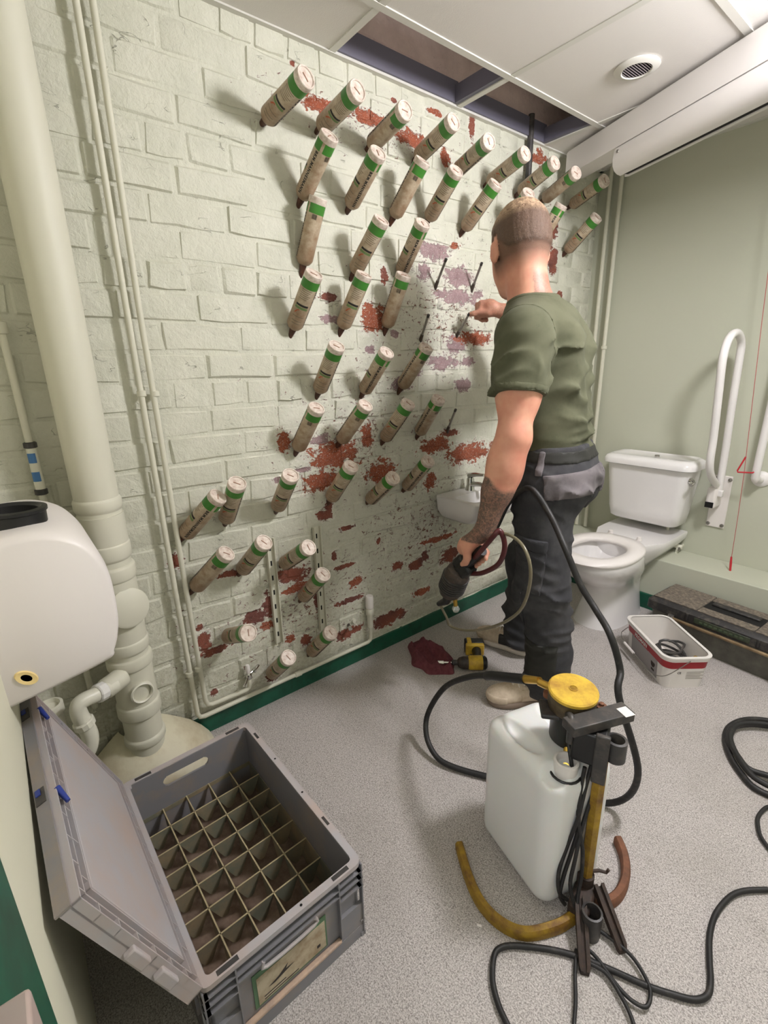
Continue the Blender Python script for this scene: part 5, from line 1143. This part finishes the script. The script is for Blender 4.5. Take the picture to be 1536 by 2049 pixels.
stub = np.clip((q[:, 2] + 0.094) / 0.045, 0, 1) * np.clip((0.045 - q[:, 0] + np.clip(q[:, 2], 0, 1)) / 0.02, 0, 1) * (q[:, 2] > -0.12)
beard = np.clip(1 - np.linalg.norm((q - V3(0.066, 0, -0.10)) / V3(0.040, 0.036, 0.032), axis=1), 0, 1) * 3
ear = (np.abs(q[:, 1]) > 0.0795) & (np.abs(q[:, 2] + 0.02) < 0.045)
attr(me, 'hair', np.clip(np.where(ear, 0, stub * 0.9) + beard, 0, 1) * (Vb[:, 2] > 1.5))
m = bpy.data.materials.new('skin'); m.use_nodes = True; n_ = NT(m); b_ = n_.n['Principled BSDF']
ia = n_.new('ShaderNodeAttribute', attribute_name='ink').outputs['Fac']; ha = n_.new('ShaderNodeAttribute', attribute_name='hair').outputs['Fac']
co = n_.new('ShaderNodeTexCoord').outputs['Object']
sk = n_.mix(n_.ramp(n_.noise(co, 11, 4), 0.35, 0.7), c4((222, 164, 138)), c4((206, 138, 116)))
pat = n_.ramp(n_.noise(co, 85, 5, 0.7, 1.5), 0.36, 0.56)
inkc = n_.mix(n_.noise(co, 130, 3), c4((50, 46, 44)), c4((124, 102, 88)))
lace = n_.math('MULTIPLY', ia, n_.math('ADD', n_.math('MULTIPLY', pat, 0.4), n_.math('MULTIPLY', ia, 0.6)), clamp=True)
sk = n_.mix(lace, sk, inkc); sk = n_.mix(ha, sk, n_.mix(n_.noise(co, 420, 2), c4((74, 55, 45)), c4((122, 96, 78))))
n_.L.new(sk, b_.inputs['Base Color']); n_.L.new(n_.math('ADD', n_.math('MULTIPLY', ha, 0.4), 0.5), b_.inputs['Roughness']); b_.inputs['Subsurface Weight'].default_value = 0.12; b_.inputs['Subsurface Scale'].default_value = 0.01
ob('body', me, m, man, world=True)
# eyes and brows are turned to the wall; small parts all the same
for s_ in (-1, 1): ob('eye', M().lathe([(0.0, -0.0115), (0.006, -0.0095), (0.0105, -0.004), (0.0105, 0.004), (0.006, 0.0095), (0.0, 0.0115)], 12, Matrix.Translation(Vector(hd(0.080, s_ * 0.032, 0.004)))), X['white_plastic'], man, world=True)
# hair: a cropped cap following the skull
hs = SDF(HC - 0.18, HC + 0.19, 0.0045)
hs.ell(hd(-0.018 * HS, 0, 0.022 * HS), (0.1030 * HS, 0.0830 * HS, 0.1030 * HS), HA, 0); hs.ell(hd(-0.045 * HS, 0, -0.02 * HS), (0.061 * HS, 0.069 * HS, 0.073 * HS), HA, 0.03)
Xg, Yg, Zg = hs.grid(); lx = ((Xg - HC[0]) * hf[0] + (Yg - HC[1]) * hf[1] + (Zg - HC[2]) * hf[2]) / HS; lz = ((Xg - HC[0]) * hu[0] + (Yg - HC[1]) * hu[1] + (Zg - HC[2]) * hu[2]) / HS
ly = ((Xg - HC[0]) * hl[0] + (Yg - HC[1]) * hl[1]) / HS
hs.d += 0.0008 * np.sin(lx * 310 + 3 * np.sin(ly * 90)) * np.sin(ly * 260 + 2 * np.sin(lx * 120))
edge_ = np.where(lx > 0.0, 0.014 + lx * 0.75, 0.010 - 0.062 * np.clip((-lx - 0.02) / 0.05, 0, 1)) + 0.002 * np.sin(ly * 60 + lx * 50)
hs.d = np.maximum(hs.d, (edge_ - lz) * 0.5)
hm = hs.mesh('hair'); qh = (hs.V - HC) @ HA.T / HS
ed2 = np.where(qh[:, 0] > 0, 0.012 + qh[:, 0] * 0.75, 0.010 - 0.062 * np.clip((-qh[:, 0] - 0.02) / 0.05, 0, 1)); attr(hm, 'fade', np.clip((qh[:, 2] - ed2 - 0.004) / 0.05, 0, 1))
attr(hm, 'crown', np.clip((qh[:, 2] - 0.045) / 0.035, 0, 1))
m = bpy.data.materials.new('cropped_hair'); m.use_nodes = True; n_ = NT(m); b_ = n_.n['Principled BSDF']
ca = n_.new('ShaderNodeAttribute', attribute_name='crown').outputs['Fac']; co = n_.new('ShaderNodeTexCoord').outputs['Object']
nz = n_.noise(co, 95, 5, 0.7, 1.0); fz = n_.noise(co, 500, 2)
n_.L.new(n_.mix(ca, n_.mix(fz, c4((70, 52, 42)), c4((116, 90, 71))), n_.mix(n_.ramp(nz, 0.35, 0.65), c4((120, 92, 70)), c4((214, 184, 150)))), b_.inputs['Base Color'])
b_.inputs['Roughness'].default_value = 0.6
fa = n_.new('ShaderNodeAttribute', attribute_name='fade').outputs['Fac']
n_.L.new(n_.math('GREATER_THAN', n_.math('ADD', n_.math('MULTIPLY', fa, 0.75), n_.math('MULTIPLY', n_.math('SUBTRACT', n_.noise(co, 620, 2), 0.5), 1.1)), 0.26), b_.inputs['Alpha'])
bn = n_.new('ShaderNodeBump', i={'Strength': 0.8, 'Distance': 0.004, 'Height': nz}); n_.L.new(bn.outputs[0], b_.inputs['Normal'])
ob('hair', hm, m, man, world=True)

# t-shirt
ss = SDF((0.28, 1.10, 0.94), (0.92, 1.95, 1.62), 0.0062)
torso(ss, 0.012)
Xg, Yg, Zg = ss.grid()
SE_L = LS * 0.43 + LE * 0.57; SE_R = RS * 0.40 + RE * 0.60
sl = ss.clone(np.full(ss.d.shape, 0.08)); sl.limb(LS + V3(0, 0.01, 0), LS * 0.2 + LE * 0.8, 0.086, 0.083, 0.0); ax_ = (LE - LS) / np.linalg.norm(LE - LS); sl.cut(-ax_, SE_L)
sr = ss.clone(np.full(ss.d.shape, 0.08)); sr.limb(RS, RS * 0.2 + RE * 0.8, 0.076, 0.068, 0.0); axr = (RE - RS) / np.linalg.norm(RE - RS); sr.cut(-axr, SE_R)
for o2 in (sl, sr):
    k = 0.022; h_ = np.clip(0.5 + 0.5 * (ss.d - o2.d) / k, 0, 1); ss.d = ss.d * (1 - h_) + o2.d * h_ - k * h_ * (1 - h_)
pr_ = (Xg - C0[0]) * rt[0] + (Yg - C0[1]) * rt[1]; pf_ = (Xg - C0[0]) * f_[0] + (Yg - C0[1]) * f_[1]
lo = np.clip((1.19 - Zg) / 0.12, 0, 1); hi_ = np.clip((Zg - 1.10) / 0.15, 0, 1) * np.clip((1.45 - Zg) / 0.1, 0, 1)
def folds(X_, Y_, Z_, dr, fq, seed, sharp=0.55):
    """cloth creases: warped, broken ridges running across the direction dr"""
    rg = np.random.default_rng(seed); ph = fq * (dr[0] * X_ + dr[1] * Y_ + dr[2] * Z_)
    for k in range(5):
        w = rg.normal(size=3) * (9 + 7 * k); ph = ph + rg.uniform(0.5, 1.1) / (0.7 + 0.25 * k) * np.sin(w[0] * X_ + w[1] * Y_ + w[2] * Z_ + rg.uniform(0, 6))
    w = rg.normal(size=3) * 16; am = 0.5 + 0.5 * np.sin(w[0] * X_ + w[1] * Y_ + w[2] * Z_ + rg.uniform(0, 6)); w = rg.normal(size=3) * 24
    am = am * (0.55 + 0.45 * np.sin(w[0] * X_ + w[1] * Y_ + w[2] * Z_))
    return am * (1 - sharp * 2 * np.abs(np.sin(ph / 2)))
ss.d = ss.d - 0.024 * lo * folds(Xg, Yg, Zg, V3(0.05, 0.12, 1), 120, 3) - 0.008 * lo * folds(Xg, Yg, Zg, V3(-0.15, 0.1, 1), 230, 5)
ss.d = ss.d - 0.016 * hi_ * folds(Xg, Yg, Zg, V3(0.3, -0.55, 0.75), 75, 8) - 0.013 * np.clip((1.42 - Zg) / 0.08, 0, 1) * folds(Xg, Yg, Zg, V3(-0.5, 0.5, 0.7), 105, 31)
ss.cut(V3(-0.10, -0.04, 1), B(0, 0, 0.985))
nk_ = ss.clone(np.full(ss.d.shape, 0.08)); nk_.limb(NEK + V3(0.010, 0, -0.035), NEK + V3(-0.015, 0.0, 0.16), 0.071, 0.085, 0); ss.d = np.maximum(ss.d, -nk_.d)
Nax = V3(-0.25, 0.02, 1); Nax /= np.linalg.norm(Nax)
shirt = ob('t_shirt', ss.mesh('t_shirt'), X['shirt'], man, world=True)
def band_of(src, other_d, off, nm, m_):
    """a strip lying on a garment: its surface pushed out a little, kept inside a region"""
    c = src.clone(np.maximum(src.d - off, other_d)); return ob(nm, c.mesh(nm), X[m_], man, world=True)
seam = np.abs((Xg - LS[0]) * ax_[0] + (Yg - LS[1]) * ax_[1] + (Zg - LS[2]) * ax_[2] - (SE_L - LS) @ ax_ + 0.012) - 0.010
near_l = np.sqrt((Xg - SE_L[0]) ** 2 + (Yg - SE_L[1]) ** 2 + (Zg - SE_L[2]) ** 2) - 0.11
band_of(ss, np.maximum(seam, near_l), 0.0022, 'sleeve_hem', 'shirt')
coll = np.abs(nk_.d - 0.005) - 0.010
band_of(ss, np.maximum(coll, 1.44 - Zg), 0.0028, 'collar', 'shirt')
ns_ = LS - NEK + V3(0, 0, 0.10); ns_ /= np.linalg.norm(ns_); sd_ = np.abs((Xg - LS[0]) * ns_[0] + (Yg - LS[1]) * ns_[1] + (Zg - LS[2]) * ns_[2] + 0.012) - 0.007
band_of(ss, np.maximum(sd_, np.maximum(1.30 - Zg, np.sqrt((Xg - LS[0]) ** 2 + (Yg - LS[1]) ** 2 + (Zg - LS[2]) ** 2) - 0.15)), 0.0032, 'shoulder_seam', 'shirt')

# trousers
ts = SDF((0.34, 1.28, 0.03), (0.92, 1.86, 1.06), 0.0066)
ts.ell(B(-0.012, 0, 0.93), (0.135, 0.172, 0.125), TA, 0); ts.limb(B(0.0, -0.055, 1.0), B(0.0, 0.055, 1.0), 0.118, 0.118, 0.03)
ts.ell(B(-0.055, -0.07, 0.885), (0.10, 0.095, 0.11), TA, 0.04); ts.ell(B(-0.055, 0.07, 0.885), (0.10, 0.095, 0.11), TA, 0.04)
for h, k, a, bb in ((LH, LK, LA, V3(0.012, 0, 0)), (RH, RK, RA, V3(0.0, 0, 0))):
    ts.limb(h - V3(0, 0, 0.02), k + bb, 0.108, 0.088, 0.04); ts.limb(k + bb, a + V3(-0.01, 0, 0.12), 0.087, 0.081, 0.03); ts.limb(a + V3(-0.01, 0, 0.12), a + V3(-0.012, -0.004, -0.02), 0.081, 0.080, 0.02)
    ts.ell(k + V3(-0.035, -0.012, -0.02), (0.062, 0.07, 0.10), None, 0.03)
Xg, Yg, Zg = ts.grid(); pr_ = (Xg - C0[0]) * rt[0] + (Yg - C0[1]) * rt[1]; pf_ = (Xg - C0[0]) * f_[0] + (Yg - C0[1]) * f_[1]
lowz = np.clip((0.62 - Zg) / 0.15, 0, 1); hip = np.clip((Zg - 0.70) / 0.1, 0, 1) * np.clip((0.97 - Zg) / 0.05, 0, 1)
ts.d = ts.d - 0.020 * lowz * folds(Xg, Yg, Zg, V3(0.2, 0.1, 1), 78, 12) - 0.008 * lowz * folds(Xg, Yg, Zg, V3(-0.3, 0.1, 1), 150, 14)
ts.d = ts.d - 0.020 * hip * folds(Xg, Yg, Zg, V3(-0.6, 0.1, 0.8), 70, 21) - 0.007 * folds(Xg, Yg, Zg, V3(0.3, 0.3, 0.9), 110, 25)
ts.d = np.maximum(ts.d, 0.045 - Zg); ts.d = np.maximum(ts.d, Zg - 1.035)
trs = ob('trousers', ts.mesh('trousers'), X['trousers'], man, world=True)
def box_d(c, hs_, A):
    q = [np.abs(A[i][0] * (Xg - c[0]) + A[i][1] * (Yg - c[1]) + A[i][2] * (Zg - c[2])) - hs_[i] for i in range(3)]; return np.maximum(np.maximum(q[0], q[1]), q[2])
def tilt(a): return np.array([f_ * cos(a) + up * sin(a), rt, up * cos(a) - f_ * sin(a)])
band_of(ts, box_d(B(0, 0, 1.005), (0.4, 0.4, 0.019), TA), 0.0045, 'belt', 'belt')
band_of(ts, box_d(B(-0.02, -0.17, 0.985), (0.011, 0.12, 0.040), TA), 0.0085, 'belt_loop', 'trousers_grey')
band_of(ts, box_d(B(-0.115, -0.08, 0.915), (0.075, 0.14, 0.042), tilt(-0.12)), 0.0065, 'back_pocket', 'trousers_grey')
band_of(ts, box_d(B(-0.12, 0.12, 0.905), (0.07, 0.06, 0.05), TA), 0.0065, 'back_pocket', 'trousers_grey')
band_of(ts, box_d(B(-0.005, -0.17, 0.60), (0.058, 0.13, 0.080), tilt(0.05)), 0.0085, 'cargo_pocket', 'trousers')
band_of(ts, box_d(B(-0.005, -0.17, 0.70), (0.062, 0.13, 0.022), tilt(0.05)), 0.0115, 'pocket_flap', 'trousers')
band_of(ts, box_d(B(0.075, -0.15, 0.80), (0.006, 0.14, 0.16), tilt(-0.16)), 0.004, 'side_seam', 'trousers')
band_of(ts, box_d(B(-0.05, -0.13, 0.22), (0.07, 0.13, 0.085), TA), 0.0045, 'lower_patch', 'belt')
band_of(ts, box_d(B(0.07, -0.10, 0.44), (0.06, 0.14, 0.095), TA), 0.0045, 'knee_pad', 'trousers')
pd = ob('pocket_stud', M().lathe([(0.008, 0), (0.007, 0.004), (0.0, 0.005)], 12, frame(Vector(B(-0.055, -0.187, 0.70)), Vector(-rt))), X['brass'], man, world=True)

# shoes: left turned out towards the camera, right pointing at the wall
def shoe(heel, toe, mats, nm):
    heel, toe = V3(*heel), V3(*toe); d = (toe - heel) / np.linalg.norm(toe - heel); L = np.linalg.norm(toe - heel); w = V3(-d[1], d[0], 0); A = np.array([d, w, up])
    P = lambda a, z: heel + d * a * L + V3(0, 0, z)
    lo_ = np.minimum(heel, toe) - 0.09; hi2 = np.maximum(heel, toe) + 0.09; lo_[2] = -0.01; hi2[2] = 0.16
    s = SDF(lo_, hi2, 0.0048)
    s.ell(P(0.80, 0.036), (0.072, 0.050, 0.036), A, 0); s.ell(P(0.55, 0.045), (0.085, 0.043, 0.044), A, 0.02); s.ell(P(0.22, 0.050), (0.070, 0.040, 0.052), A, 0.02); s.limb(P(0.28, 0.06), P(0.25, 0.11), 0.042, 0.043, 0.03)
    Xs, Ys, Zs = s.grid(); s.d = np.maximum(s.d, 0.016 - Zs)
    c = SDF(lo_, hi2, 0.0048)
    c.ell(P(0.76, 0.012), (0.080, 0.055, 0.03), A, 0); c.ell(P(0.45, 0.012), (0.10, 0.046, 0.03), A, 0.03); c.ell(P(0.2, 0.012), (0.070, 0.045, 0.03), A, 0.03)
    c.d = np.maximum(np.maximum(c.d, -Zs + 0.001), Zs - 0.026)
    r = ob(nm, s.mesh(nm), X[mats[0]], man, world=True)
    ob('sole', c.mesh('sole'), X[mats[1]], r, world=True)
    lx = (Xs - heel[0]) * d[0] + (Ys - heel[1]) * d[1]
    ob('toe_cap', s.clone(np.maximum(s.d - 0.0022, np.maximum(0.80 * L - lx, Zs - 0.052))).mesh('toe_cap'), X[mats[0]], r, world=True)
    if mats[2]:
        o3 = s.clone(np.maximum(s.d - 0.0025, np.maximum(np.abs(lx - 0.46 * L) - 0.035, Zs - 0.075))); ob('side_panel', o3.mesh('side_panel'), X[mats[2]], r, world=True)
    if mats[3]:
        o3 = s.clone(np.maximum(s.d - 0.002, np.maximum(lx - 0.16 * L, Zs - 0.085))); ob('heel_panel', o3.mesh('heel_panel'), X[mats[3]], r, world=True)
    for k in range(4):
        c_ = P(0.68 - k * 0.075, 0.078 + k * 0.009); ob('lace', M().tube([Vector(c_ - w * 0.024 - V3(0, 0, 0.010)), Vector(c_ + V3(0, 0, 0.008)), Vector(c_ + w * 0.024 - V3(0, 0, 0.010))], 0.0032, 6, 4), X['shoe_white'], r, world=True)
shoe((0.742, 1.545, 0), (0.588, 1.325, 0), ('shoe_cream', 'shoe_sole', 'shoe_cream', None), 'shoe')
shoe((0.505, 1.735, 0), (0.245, 1.668, 0), ('shoe_cream', 'shoe_white', 'shoe_black', 'shoe_white'), 'shoe')

# ---------------------------------------------------------------- injection gun in the left hand
g0 = Vector(GA); t = thing('injection_gun', 'dark ribbed injection gun hanging from the man\'s left hand', 'tool', tuple(g0))
G = lambda p: Vector(p) - g0
dn = Vector((-0.10, 0.02, -0.22)).normalized()
gp = Vector(GA + ga * -0.015); ge = Vector(GB)
ob('grip', M().tube([G(gp), G(gp + (ge - gp) * 0.3), G(ge)], [0.019, 0.0215, 0.024], 14), X['black_plastic'], t)
c1 = ge + Vector((-0.005, 0.004, -0.02)); Fg = frame(G(c1), dn)
ob('gun_body', M().lathe([(0.018, -0.045), (0.040, -0.03), (0.047, 0.0), (0.047, 0.07), (0.040, 0.10), (0.026, 0.115)], 24, Fg), X['tool_dark'], t)
for k in range(7): ob('cooling_rib', M().lathe([(0.047, 0.004 + k * 0.0105), (0.051, 0.006 + k * 0.0105), (0.051, 0.009 + k * 0.0105), (0.047, 0.011 + k * 0.0105)], 24, Fg), X['dark_grey'], t)
ob('gun_back', M().box(G(ge + Vector((0.035, 0.0, 0.03))), (0.08, 0.05, 0.06), Matrix.Rotation(0.8, 3, 'Y')), X['black_plastic'], t, bevel=0.012)
e1 = c1 + dn * 0.11
ob('gun_nozzle', M().tube([G(e1), G(e1 + dn * 0.04), G(e1 + dn * 0.075 + Vector((-0.03, 0, 0)))], [0.022, 0.016, 0.010], 14), X['black_plastic'], t)
ob('side_valve', M().tube([G(e1 + Vector((0.03, 0.0, 0.01))), G(e1 + Vector((0.036, 0.0, -0.035)))], 0.008, 10), X['brass'], t)
ob('valve_bulb', M().lathe([(0.0, -0.014), (0.010, -0.011), (0.015, 0.0), (0.010, 0.011), (0.0, 0.014)], 16, Matrix.Translation(G(e1 + Vector((0.037, 0.0, -0.048))))), X['glass_tip'], t)
ob('trigger_guard', M().tube([G(p) for p in GRIPLOOP], 0.0085, 12, 5), X['maroon'], t)
cl = [Vector(p) for p in CLEAR]; cl[0] = e1 + dn * 0.07 + Vector((-0.028, 0, 0)); k0 = cl[6].copy()
t = thing('clear_hose', 'thin grimy clear hose hanging in a loop from the injection gun past the man\'s knee', 'hose', tuple(k0))
ob('hose_run', M().tube([p - k0 for p in cl], 0.0052, 10, 7), X['clear_hose'], t)
